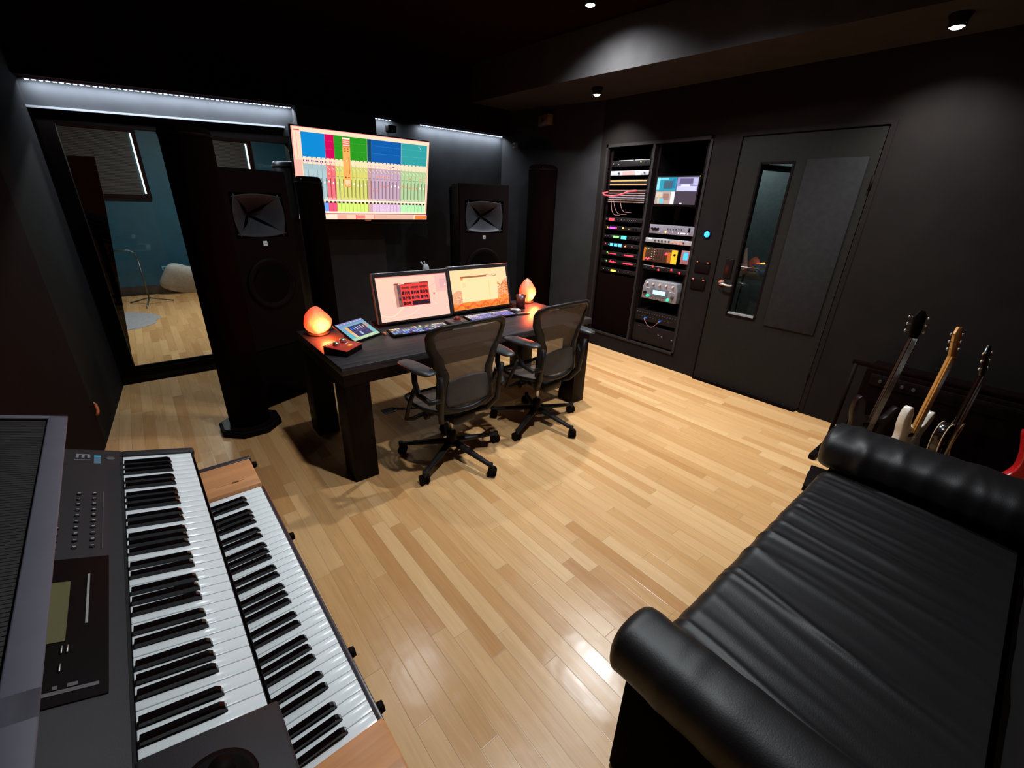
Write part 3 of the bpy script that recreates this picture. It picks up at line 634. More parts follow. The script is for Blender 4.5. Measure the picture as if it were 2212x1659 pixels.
rc(.88, .94, .888, 1, (255, 225, 200)); rc(.89, .95, .996, .992, (238, 120, 45)); rc(0, .925, 1, .935, (120, 50, 90))
rc(.905, .07, .911, .085, (225, 245, 240)); rc(.918, .08, .924, .10, (120, 210, 200)); rc(.0, .0, 1, .004, (215, 40, 100)); rc(0, 0, .003, 1, (230, 60, 110)); rc(.986, .05, .989, .90, (190, 90, 80))
panel_art('screen', screen_mat('wall screen picture', 1.25), tv, P0+Vector((0, -.001, 0)), EU, ey, nrm, rects)

# ------------------------------------------------------------------ speakers
def speaker(label, cx, cy, yaw, h=1.745, w_=.51, dpt=.36):
    t = thing('studio_speaker', label, 'speaker', (cx, cy, 0), rot=(0, 0, yaw), group='floor-standing main speakers')
    hz = h-.30; hw_, hh_ = .195, .150
    m_ = MB(); m_.box(-w_/2, w_/2, .17, dpt, .002, h, bev=.008); m_.box(-w_/2, w_/2, .0125, .19, .002, hz-hh_, bev=.004); m_.box(-w_/2, w_/2, .0125, .19, hz+hh_, h, bev=.004)
    m_.box(-w_/2, -hw_, .0125, .19, hz-hh_-.002, hz+hh_+.002); m_.box(hw_, w_/2, .0125, .19, hz-hh_-.002, hz+hh_+.002); m_.build('cabinet', BLACK, t)
    m_ = MB(); m_.box(-w_/2+.01, w_/2-.01, -.004, .012, .48, hz-hh_); m_.box(-w_/2+.01, w_/2-.01, -.004, .012, hz+hh_, h-.01); m_.box(-w_/2+.01, -hw_, -.004, .012, hz-hh_, hz+hh_); m_.box(hw_, w_/2-.01, -.004, .012, hz-hh_, hz+hh_)
    m_.build('baffle', BLACK, t)
    # horn: four flaring petals meeting at the throat
    HM = mat('horn grey', (.034, .035, .040), .4, spec=.2)
    m_ = MB()
    # horn petals built as curved triangles (bottom, top, left, right), bottom one catches the light
    def petal(rot):
        M = Matrix.Translation((0, 0, hz)) @ Matrix.Rotation(rot, 4, 'Y')
        sx, sz = (.19, .145) if abs(math.sin(rot)) < .5 else (.145, .19)
        def f(i, j):   # i across, j from throat (0) to mouth (1)
            s_ = (i-.5)*2; wj = .03+.97*j**1.35
            x = s_*sx*wj; z = -(.012+(sz-.012)*(j**.85))*(1-.22*s_*s_*(1-j*.3)); y = .145*(1-j)**1.25-.003-.030*j*(1-j)*(1-s_*s_)
            return M @ Vector((x, y, z))
        m_.grid(21, 15, f)
    for k in range(4): petal(k*math.pi/2)
    m_.build('horn', HM, t, solid=.003)
    m_ = MB(); m_.box(-.014, .014, -.012, -.003, hz-.205, hz-.172, bev=.002); b_ = m_.build('badge', emis('white badge', (.8, .8, .82), .25), t)  # badge emits weakly: light on its white face is put into it
    m_ = MB(); m_.box(-.007, .007, -.0135, -.0118, hz-.192, hz-.188); m_.box(-.007, -.004, -.0135, -.0118, hz-.192, hz-.182); m_.box(.004, .007, -.0135, -.0118, hz-.192, hz-.182); m_.build('emblem', mat('badge print', (.05, .05, .06), .4), b_)
    MB().lathe([(.19, 0), (.19, .012), (.165, .016), (.13, -.01), (.05, -.03), (0, -.02)], 40, M=Matrix.Translation((0, -.004, h-.78)) @ Matrix.Rotation(R(90), 4, 'X')).build('woofer', BLACK, t)
    m_ = MB(); m_.box(-w_/2+.02, w_/2-.02, -.004, .012, .03, .46, bev=.003); m_.build('lower_grille', BLACKM, t)
    return t
speaker('tall black speaker with grey horn left of the desk, behind the fluted column', .715, 3.70, R(21.5))
speaker('tall black speaker with grey horn right of the desk, in front of the right niche', 2.715, 3.72, R(-21.5))

# ------------------------------------------------------------------ bass traps (round columns)
def trap(label, x, y, r, h, base=0, dome=.0, mt=None, screws=True):
    t = thing('bass_trap', label, 'acoustic column', (x, y, 0), group='round acoustic columns')
    MB().lathe([(r, .002 + (.05 if base else 0)), (r, h-.03), (r-.006, h-.01), (r-.02, h)] + ([(r*.6, h+dome*.7), (0, h+dome)] if dome else [(0, h)]), 40).build('tube', mt or BLACKM, t)
    MB().lathe([(r+.004, h-.05), (r+.004, h-.035), (r-.002, h-.035), (r-.002, h-.05)], 40).build('top_band', BLACK, t)
    if base:
        m_ = MB(); m_.prism([(base*math.cos(R(22.5+45*k)), base*math.sin(R(22.5+45*k))) for k in range(8)], .002, .045, bev=.006)
        b_ = m_.build('octagonal_base', BLACK, t)
        m_ = MB(); m_.prism([((base-.02)*math.cos(R(22.5+45*k)), (base-.02)*math.sin(R(22.5+45*k))) for k in range(8)], .0455, .052); m_.build('base_rim', GLOSSB, b_)
    if screws: MB().sph((-r*.71, -r*.71, h-.02), .004, 8, 6).build('screw', METAL, t)
    return t
trap('tall round black column on an octagonal base in front of the tall window', .345, 3.38, .128, 1.93, base=.205, mt=mat('black column cloth', (.0036, .0010, .0009), .95, bump=.3, bscale=500, spec=.03), screws=False)
trap('slim black column with a flat top overlapping the lower left corner of the wall screen', 1.145, 3.93, .098, 1.725)
trap('slim black column half hidden behind the right speaker', 2.83, 4.36, .10, 1.735)
trap('grey round column with a shiny rim behind the left end of the wall screen', 1.20, 4.50, .165, 1.85, mt=mat('grey satin column', (.022, .020, .020), .35), screws=False)
trap('tall black column with a rounded top in the front right corner', 3.765, 4.02, .165, 1.98, dome=.02)

# ------------------------------------------------------------------ desk
dk = thing('studio_desk', 'long black ash desk with thick square legs', 'desk', (1.71, 2.665, 0))
hx, hy = 1.02, .43
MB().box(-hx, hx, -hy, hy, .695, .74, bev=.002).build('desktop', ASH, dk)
m_ = MB(); m_.box(-hx+.002, hx-.002, -hy+.002, -hy+.04, .628, .6945); m_.box(-hx+.002, hx-.002, hy-.04, hy-.002, .628, .6945); m_.box(-hx+.002, -hx+.04, -hy+.04, hy-.04, .628, .6945); m_.box(hx-.04, hx-.002, -hy+.04, hy-.04, .628, .6945)
m_.build('apron', grain_mat('black stained ash apron', (.006, .0025, .0022), 0, 110, .45, .4, .4), dk)  # darker copy of the desk stain, with the apron's shade in its colour
for sx in (-1, 1):
    for sy in (-1, 1):
        x0, x1 = sorted((sx*hx, sx*(hx-.15))); y0, y1 = sorted((sy*hy, sy*(hy-.17)))
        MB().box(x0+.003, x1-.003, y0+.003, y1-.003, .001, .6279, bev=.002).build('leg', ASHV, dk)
DZ = .7405

# monitors on a low shelf
sh = thing('monitor_shelf', 'low black shelf under the two desk monitors', 'shelf', (1.80, 2.93, DZ))
MB().box(-.62, .66, -.06, .07, .012, .022, bev=.002).build('board', BLACK, sh)
for x in (-.5, 0, .5): MB().box(x-.03, x+.03, -.05, .06, 0, .0118).build('foot', BLACK, sh)
def monitor(label, P, ex, rects, st):
    P = Vector(P); ex = Vector(ex); ev = Vector((0, -.075, -.338))
    t = thing('desk_monitor', label, 'monitor', tuple(P), group='desk monitors')
    W_ = ex.length; yaw = math.atan2(ex.y, ex.x); lean = math.atan2(.075, .338)
    M = Matrix.Rotation(yaw, 4, 'Z') @ Matrix.Rotation(-lean, 4, 'X')
    H_ = ev.length
    MB(M).box(-.004, W_+.004, .001, .026, -H_-.008, .004, bev=.004).build('case', GLOSSB, t)
    m_ = MB(M); m_.box(-.005, W_+.005, -.003, .027, .0042, .0085, bev=.0015); m_.box(-.006, -.0042, -.003, .027, -H_, .004); m_.build('silver_rim', ALU, t)
    m_ = MB(); m_.cyl((W_*.5*math.cos(yaw), .075, -.20), (W_*.5*math.cos(yaw), .045, -.335), .02); m_.box(W_*.5-.08, W_*.5+.08, -.06, .07, -.3435, -.3385); m_.build('stand', BLACK, t)
    evr = M.to_3x3() @ Vector((0, 0, -H_)); exr = M.to_3x3() @ Vector((W_, 0, 0))
    n = M.to_3x3() @ Vector((0, -1, 0))
    panel_art('screen', screen_mat('monitor picture %.2f' % st, st), t, n*.0008, exr, evr, n, rects)
    return t
K = (18, 8, 10)
r1 = [(0, 0, 1, 1, K), (.03, .065, .965, .965, (250, 200, 178))]
rn = random.Random(5)
for k in range(26):   # soft swirls of the desktop picture
    v = .08+.86*k/26; c = (250, 202-int(k*.3), 176+int(k*.2))
    r1.append((.03, v, .965, v+.035, c))
for k in range(40):
    a = k/39; u = .03+.35*a; v = .80+.10*math.sin(a*3.1)-.25*a*a; r1.append((u, v, u+.012, v+.02, (252, 222, 185)))
    u = .06+.5*a; v = .92-.02*math.sin(a*6)-.22*a**3; r1.append((u, v, u+.014, v+.012, (253, 218, 190)))
    u = .55+.4*a; v = .40-.26*a+.03*math.sin(a*5); r1.append((u, v, u+.012, v+.014, (232, 175, 170)))
    u = .25+.5*a; v = .10+.10*a*a; r1.append((u, v, u+.014, v+.012, (244, 192, 170)))
r1 += [(.80, .10, .965, .45, (236, 182, 172)), (.86, .18, .965, .38, (226, 170, 168))]
r1 += [(.245, .21, .70, .69, (165, 40, 40)), (.245, .21, .70, .235, (150, 50, 45)), (.30, .215, .38, .232, (240, 200, 185)), (.48, .215, .58, .232, (200, 120, 105)), (.245, .235, .32, .69, (125, 85, 80)), (.245, .235, .28, .69, (190, 130, 115)), (.285, .27, .315, .43, (85, 70, 75)), (.29, .50, .315, .56, (60, 45, 50)),
       (.325, .24, .695, .685, (232, 62, 56))]
for row in range(4):
    for col in range(3):
        u, v = .335+.121*col, .262+.108*row
        if row == 3 and col > 0: continue
        if row == 0:
            r1.append((u, v+.03, u+.105, v+.06, (150, 45, 42)))
            for q in range(9): r1.append((u+.004+q*.011, v+.02+.015*rn.random(), u+.010+q*.011, v+.078, (95, 30, 35)))
        else:
            for q, (a, b_, c_, d_) in enumerate(((0, .1, .28, .9), (.34, .25, .46, .9), (.46, .1, .56, .4), (.56, .25, .66, .9), (.70, .05, .80, .7), (.80, .2, .98, .95))):
                r1.append((u+.105*a, v+.085*b_, u+.105*c_, v+.085*d_, (42, 14, 26)))
r1 += [(.455, .592, .695, .68, (40, 16, 34)), (.665, .615, .672, .625, (190, 150, 160)), (.755, .46, .775, .50, (190, 90, 90)), (.76, .68, .78, .70, (250, 225, 205)), (.925, .30, .945, .33, (252, 225, 210)), (.925, .72, .94, .75, (252, 225, 210)), (.925, .80, .94, .83, (252, 225, 210)), (.03, .065, .965, .085, (240, 150, 140))]
monitor('left desk monitor showing a red plug-in window on a pale pink desktop', (1.192, 2.945, 1.100), (.592, -.02, 0), r1, 1.15)
r2 = [(0, 0, 1, 1, K), (.02, .065, .965, .965, (252, 214, 160))]
for k in range(60):   # mountain ridge of the desktop picture
    u = .02+.945*k/60; e1 = .60-.06*math.sin(k*.25)-.05*math.sin(k*.11+1)-.22*max(0, (k-44)/16); 
    r2.append((u, e1, u+.017, .965, (232, 165, 122))); r2.append((u, e1, u+.017, e1+.03, (250, 215, 170)))
    e2 = .80+.03*math.sin(k*.33)-.10*max(0, (k-42)/18); r2.append((u, e2, u+.017, .965, (240, 135, 52)))
    e3 = .86+.04*math.sin(k*.5+1); r2.append((u, e3, u+.017, min(.965, e3+.05), (235, 100, 38)))
for k in range(110):
    u, v = rn.uniform(.78, .95), rn.uniform(.38, .90); r2.append((u, v, u+rn.uniform(.01, .03), v+rn.uniform(.01, .03), rn.choice(((225, 110, 45), (205, 95, 55), (240, 140, 60), (250, 170, 90)))))
for k in range(60):
    u, v = rn.uniform(.03, .16), rn.uniform(.55, .80); r2.append((u, v, u+rn.uniform(.01, .04), v+.012, rn.choice(((205, 140, 115), (230, 170, 135), (245, 200, 160)))))
for k in range(50):
    u = rn.uniform(.17, .92); r2.append((u, rn.uniform(.87, .92), u+.006, .95, (200, 85, 30)))
r2 += [(.165, .215, .765, .80, (253, 222, 165)), (.165, .215, .765, .255, (170, 100, 65)), (.60, .222, .755, .245, (245, 215, 185)), (.17, .255, .205, .30, (235, 160, 70)), (.26, .29, .764, .30, (248, 212, 155)), (.26, .30, .262, .79, (246, 210, 155)), (.62, .34, .64, .75, (252, 212, 150)), (.19, .36, .24, .46, (246, 208, 160))]
monitor('right desk monitor showing an empty pale window over an orange mountain picture', (1.800, 2.945, 1.107), (.590, 0, 0), r2, 1.15)
t = thing('desk_gadget', 'small pale grey gadget poking up above the left desk monitor', 'gadget', (1.655, 3.02, DZ))
MB().cyl((0, 0, .0), (0, 0, .33), .008).build('stem', DKMETAL, t); m_ = MB(); m_.sph((0, 0, .36), (.028, .02, .04)); m_.build('head', mat('pale grey plastic', (.35, .34, .36), .4), t)
m_ = MB(); m_.cyl((-.02, 0, .38), (-.038, 0, .415), .006); m_.cyl((-.006, 0, .39), (-.012, 0, .42), .005); m_.build('clip', mat('pale grey plastic', (.35, .34, .36), .4), t); MB().cyl((0, 0, 0), (0, 0, .012), .045).build('foot', BLACK, t)

# editing keyboards with lit keycaps
def edit_keyboard(label, corners, rects_fn, seed):
    A, B_, D = [Vector(c) for c in corners]   # front-left, front-right, back-left
    yaw = math.atan2((B_-A).y, (B_-A).x); W_ = (B_-A).length; D_ = (D-A).length
    t = thing('editing_keyboard', label, 'keyboard', (A.x, A.y, DZ), rot=(0, 0, yaw), group='editing keyboards')
    M = Matrix.Rotation(R(4), 4, 'X')
    MB(M).box(0, W_, 0, D_, .002, .014, bev=.003).build('case', BLACK, t)
    rn = random.Random(seed); cells = []
    nr, nc = 6, 21
    for r_ in range(nr):
        for c_ in range(nc):
            u0 = .03+c_*.94/nc; v0 = .06+r_*.88/nr
            cells.append((u0, v0, u0+.94/nc*.86, v0+.88/nr*.84, rects_fn(rn, r_/nr, c_/nc)))
    ev = M.to_3x3() @ Vector((0, -D_, 0)); p = M @ Vector((0, D_, .0142))
    panel_art('keycaps', screen_mat('lit keycaps', .9), t, p, (W_, 0, 0), ev, (0, 0, 1), cells)
    return t
def k1(rn, r_, c_):
    if r_ < .1: return rn.choice(((250, 220, 160), (245, 205, 140), (250, 225, 170), (30, 30, 50)))
    if rn.random() < .22: return (24, 26, 44)
    if c_ > .75 and rn.random() < .4: return rn.choice(((225, 120, 170), (250, 190, 90), (200, 170, 220)))
    if r_ < .5: return rn.choice(((160, 190, 150), (90, 150, 200), (200, 200, 150), (110, 90, 190), (60, 110, 150)))
    return rn.choice(((60, 90, 210), (110, 80, 200), (70, 170, 220), (90, 110, 230), (150, 200, 220)))
def k2(rn, r_, c_):
    if r_ < .1: return rn.choice(((235, 225, 235), (225, 205, 225), (240, 235, 220)))
    if .50 < c_ < .68 and rn.random() < .55: return rn.choice(((40, 40, 70), (70, 80, 120)))
    if c_ < .2 and r_ < .5: return (225, 215, 220)
    return rn.choice(((120, 120, 215), (150, 130, 220), (110, 130, 225), (175, 170, 230), (130, 140, 215)))
edit_keyboard('left editing keyboard with green, blue and yellow lit keys', ((1.160, 2.595, 0), (1.600, 2.555, 0), (1.180, 2.735, 0)), k1, 1)
edit_keyboard('right editing keyboard with lavender lit keys', ((1.815, 2.635, 0), (2.255, 2.615, 0), (1.822, 2.772, 0)), k2, 2)
t = thing('orange_clip', 'tiny orange cable clip beside the left editing keyboard', 'clip', (1.145, 2.70, DZ))
MB().box(-.008, .008, -.016, .016, 0, .016, bev=.003).build('body', mat('orange plastic', (.7, .16, .04), .4), t); MB().cyl((-.012, .01, .004), (-.03, .03, .004), .003).build('cable', BLACK, t)
t = thing('trackball', 'black trackball with a dark red ball between the editing keyboards', 'trackball', (1.715, 2.665, DZ))
MB().box(-.075, .075, -.085, .085, 0, .022, bev=.008, M=Matrix.Rotation(R(2), 4, 'X')).build('case', mat('dark bronze plastic', (.035, .03, .028), .4), t)
MB().sph((0, .02, .028), .028, 20, 14).build('ball', mat('dark red ball', (.16, .015, .012), .12), t)
m_ = MB(); m_.lathe([(.040, .020), (.040, .026), (.031, .030), (.031, .022)], 28, M=Matrix.Translation((0, .02, 0))); m_.build('ring', mat('ring brown', (.12, .07, .06), .3), t)
t = thing('mouse_pad', 'black curved mouse pad right of the right editing keyboard', 'mouse pad', (2.335, 2.69, DZ))
MB().prism([(-.07, -.07), (.04, -.08), (.085, -.05), (.085, .02), (.03, .085), (-.07, .085)], 0, .004, bev=.001).build('mat', GLOSSB, t); MB().prism([(-.05, -.045), (.03, -.055), (.06, -.03), (.02, .0), (-.05, .0)], .0042, .0052).build('gloss_patch', mat('brown sheen', (.16, .12, .11), .3), t)  # sheen on the pad is put in as a lighter brown patch
t = thing('computer_mouse', 'silver computer mouse on the black mouse pad', 'mouse', (2.325, 2.73, DZ+.0055), rot=(0, 0, R(20)))
m_ = MB(); m_.sph((0, 0, .012), (.030, .05, .018), 20, 12); m_.build('shell', ALU, t); MB().cyl((-.004, .028, .029), (.004, .028, .029), .006).build('scroll_wheel', BLACK, t)
t = thing('desk_cup', 'dark red-lit pen cup in front of the right salt lamp', 'cup', (2.46, 2.82, DZ))
m_ = MB(); m_.lathe([(.040, 0), (.044, .115), (.040, .115), (.036, .006), (0, .006)], 28); m_.build('cup', mat('dark red cup', (.09, .012, .010), .35), t); MB().lathe([(.0405, .001), (.0425, .001), (.0425, .008), (.0405, .008)], 28).build('foot_ring', BLACK, t)

# tablet on a stand, red audio control box
tb = thing('tablet', 'tablet showing a blue mixer app, propped on the desk', 'tablet', (.912, 2.625, DZ), rot=(0, 0, R(25)))
Mt = Matrix.Translation((0, .0, .004)) @ Matrix.Rotation(R(27), 4, 'X')
MB(Mt).box(-.012, .242, -.010, .185, .0, .010, bev=.004).build('case', BLACK, tb)
m_ = MB(); m_.box(.06, .18, .10, .15, .0, .048); m_.box(.0, .23, -.012, .006, .0, .006, bev=.002); m_.build('stand', BLACK, tb)
T_ = [(0, 0, 1, 1, (120, 165, 190)), (0, 0, 1, .14, (130, 140, 190)), (0, .14, 1, .18, (100, 160, 180)), (0, .86, 1, 1, (165, 205, 170)), (.26, .25, .84, .86, (38, 42, 90)), (.26, .56, .84, .575, (150, 90, 150)), (.16, .25, .26, .62, (240, 175, 100)), (.18, .62, .27, .86, (235, 190, 150)), (.0, .6, .14, .86, (90, 180, 190)), (.86, .3, .92, .5, (240, 140, 70)), (.45, .62, .52, .80, (170, 190, 225)), (.88, .5, 1, .86, (110, 175, 180))]
for k in range(8): T_.append((.04+.12*k, .04, .09+.12*k, .09, (190, 190, 225)))
for k, c in enumerate(((60, 120, 240), (90, 170, 250), (230, 220, 240), (200, 180, 230), (240, 200, 200), (250, 190, 120))): T_.append((.30+.09*k, .32+.02*(k % 2), .33+.09*k, .50, c))
for k in range(6): T_.append((.20+.11*k, .90, .27+.11*k, .94, (235, 215, 150)))
panel_art('screen', screen_mat('tablet picture', 1.1), tb, Mt @ Vector((.0, .177, .0104)), (.23, 0, 0), Mt.to_3x3() @ Vector((0, -.176, 0)), Mt.to_3x3() @ Vector((0, 0, 1)), T_)
rb = thing('audio_control_box', 'red wedge-shaped control box with two knobs on the left end of the desk', 'control box', (.800, 2.505, DZ), rot=(0, 0, R(38)))
REDP = mat('red painted metal', (.50, .035, .018), .35)
m_ = MB(Matrix.Rotation(R(90), 4, 'Z') @ Matrix.Rotation(R(90), 4, 'X')); m_.prism([(-.075, .0), (.075, .0), (.075, .046), (-.075, .030)], -.082, .082, bev=.002); m_.build('base', BLACK, rb)
top = Matrix.Translation((0, 0, .0385)) @ Matrix.Rotation(math.atan2(.016, .15), 4, 'X')
MB(top).box(-.084, .084, -.077, .077, .001, .006, bev=.002).build('top_plate', REDP, rb)
for x in (-.03, .04): MB(top).lathe([(.020, .0062), (.019, .022), (.015, .026), (0, .027)], 20, M=Matrix.Translation((x, .025, 0))).build('knob', METAL, rb)
m_ = MB(top); m_.box(-.07, -.02, .060, .064, .0062, .007); m_.box(.02, .06, -.005, -.001, .0062, .007); m_.build('printed_line', mat('white print', (.7, .7, .7), .5), rb)
MB(top).box(.0, .026, -.045, -.028, .0062, .009).build('button', emis('amber button', (1, .45, .05), .8), rb)
MB(top).cyl((.068, -.06, .006), (.068, -.06, .012), .006).build('corner_screw', METAL, rb)

# ------------------------------------------------------------------ salt lamps
def salt_mat():
    m, nt, b = _nodes('glowing salt rock'); N = nt.nodes; L = nt.links
    tc = N.new('ShaderNodeTexCoord'); sub = N.new('ShaderNodeVectorMath'); sub.operation = 'DISTANCE'
    L.new(tc.outputs['Object'], sub.inputs[0]); sub.inputs[1].default_value = (.012, -.055, .060)
    no = N.new('ShaderNodeTexNoise'); no.inputs['Scale'].default_value = 22; no.inputs['Detail'].default_value = 5; no.inputs['Distortion'].default_value = .7
    L.new(tc.outputs['Object'], no.inputs['Vector'])
    ad = N.new('ShaderNodeMath'); ad.operation = 'MULTIPLY_ADD'; L.new(no.outputs['Fac'], ad.inputs[0]); ad.inputs[1].default_value = .060; L.new(sub.outputs['Value'], ad.inputs[2])
    rp = N.new('ShaderNodeValToRGB'); cr = rp.color_ramp
    for p, c in ((.22, (1, .50, .16)), (.48, (1, .17, .04))):
        e = cr.elements.new(p); e.color = c+(1,)
    cr.elements[0].position = .0; cr.elements[0].color = (1, .72, .34, 1); cr.elements[-1].position = 1; cr.elements[-1].color = (1, .045, .012, 1)
    mr = N.new('ShaderNodeMapRange'); mr.inputs['From Min'].default_value = .03; mr.inputs['From Max'].default_value = .16; L.new(ad.outputs[0], mr.inputs['Value'])
    L.new(mr.outputs[0], rp.inputs['Fac']); L.new(rp.outputs['Color'], b.inputs['Emission Color'])
    m2 = N.new('ShaderNodeMapRange'); m2.inputs['From Min'].default_value = .04; m2.inputs['From Max'].default_value = .17; m2.inputs['To Min'].default_value = 2.6; m2.inputs['To Max'].default_value = .75
    L.new(ad.outputs[0], m2.inputs['Value']); L.new(m2.outputs[0], b.inputs['Emission Strength'])
    b.inputs['Base Color'].default_value = (.55, .2, .1, 1); b.inputs['Roughness'].default_value = .5
    bp = N.new('ShaderNodeBump'); bp.inputs['Distance'].default_value = .006; L.new(no.outputs['Fac'], bp.inputs['Height']); L.new(bp.outputs['Normal'], b.inputs['Normal'])
    return m
SALT = salt_mat()
def salt(label, x, y, seed, h, r):
    t = thing('salt_lamp', label, 'lamp', (x, y, DZ), group='salt rock lamps')
    MB().cyl((0, 0, 0), (0, 0, .012), r*.72, r*.72, 28).build('base', mat('dark wood foot', (.03, .018, .012), .5), t)
    rn = random.Random(seed); ph = [rn.uniform(0, 6) for _ in range(6)]
    def f(i, j):
        a = i*2*math.pi; v = j
        prof = (math.sin(math.pi*min(1, v*.93+.07)))**.55 * (1.02-.40*v)
        k = 1+.05*math.sin(3*a+ph[0]+4*v)+.04*math.sin(5*a+ph[1]-6*v)+.03*math.sin(8*a+ph[2]+9*v)
        return Vector((r*1.04*prof*k*math.cos(a), r*.95*prof*k*math.sin(a), .0125+h*v))
    m_ = MB(); m_.grid(36, 22, f, closed_u=True); bmesh.ops.remove_doubles(m_.bm, verts=m_.bm.verts, dist=.0008)
    m_.build('salt_rock', SALT, t)
    l = bpy.data.lights.new('salt_glow', 'POINT'); l.energy = 10.0; l.color = (1, .12, .03); l.shadow_soft_size = .04
    lo = bpy.data.objects.new('salt_glow', l); C.objects.link(lo); lo.parent = t; lo.location = (0, -.13, .07)
    MB().tube([(r*.6, .02, .006), (r*1.3, .06, .003), (r*2.0, .10, .003)], .003, 6).build('power_cable', BLACK, t)
salt('glowing orange salt lamp on the left end of the desk', .795, 2.955, 1, .175, .096)
salt('glowing orange salt lamp on the right end of the desk behind the cup', 2.665, 2.975, 4, .205, .090)

# ------------------------------------------------------------------ office chairs
MESH = None
def chair_mesh_mat():
    m, nt, b = _nodes('brown black woven mesh'); N = nt.nodes; L = nt.links
    b.inputs['Base Color'].default_value = (.085, .058, .045, 1); b.inputs['Roughness'].default_value = .6
    tc = N.new('ShaderNodeTexCoord'); wv = N.new('ShaderNodeTexWave'); wv.inputs['Scale'].default_value = 160; wv.bands_direction = 'Z'
    L.new(tc.outputs['Object'], wv.inputs['Vector'])
    mr = N.new('ShaderNodeMapRange'); mr.inputs['To Min'].default_value = .74; mr.inputs['To Max'].default_value = .95; L.new(wv.outputs['Fac'], mr.inputs['Value']); L.new(mr.outputs[0], b.inputs['Alpha'])
    return m
MESH = chair_mesh_mat()
CH = mat('graphite chair plastic', (.012, .009, .009), .45, bump=.1, spec=.28); PAD = mat('black arm pad', (.030, .029, .032), .42)
def interp(tab, s_):
    for (a, va), (b_, vb) in zip(tab, tab[1:]):
        if a <= s_ <= b_:
            k = (s_-a)/(b_-a); k = k*k*(3-2*k); return va+(vb-va)*k
    return tab[-1][1]
OUT = [(.440, .120), (.455, .190), (.48, .212), (.60, .206), (.68, .200), (.78, .228), (.90, .268), (.960, .276), (1.0, .255), (1.022, .20)]
INN = [(.475, .10), (.490, .142), (.52, .150), (.60, .140), (.68, .124), (.78, .158), (.90, .214), (.945, .230), (.975, .216), (.990, .18)]
def back_pt(x, z):
    return Vector((x, -.205-.105*(z-.45)+.030*math.sin((z-.45)*5.5)+.70*x*x, .44+(z-.44)*.945))
def loop_pts(tab, n=26):
    zs = [tab[0][0]+(tab[-1][0]-tab[0][0])*k/(n-1) for k in range(n)]
    Rr = [(interp(tab, z), z) for z in zs]
    top = [(Rr[-1][0]*(1-2*k/9), tab[-1][0]+.012*math.sin(math.pi*k/9)) for k in range(1, 9)]
    bot = [(-Rr[0][0]*(1-2*k/7), tab[0][0]-.012*math.sin(math.pi*k/7)) for k in range(1, 7)]
    return Rr + top + [(-x, z) for x, z in Rr[::-1]] + bot
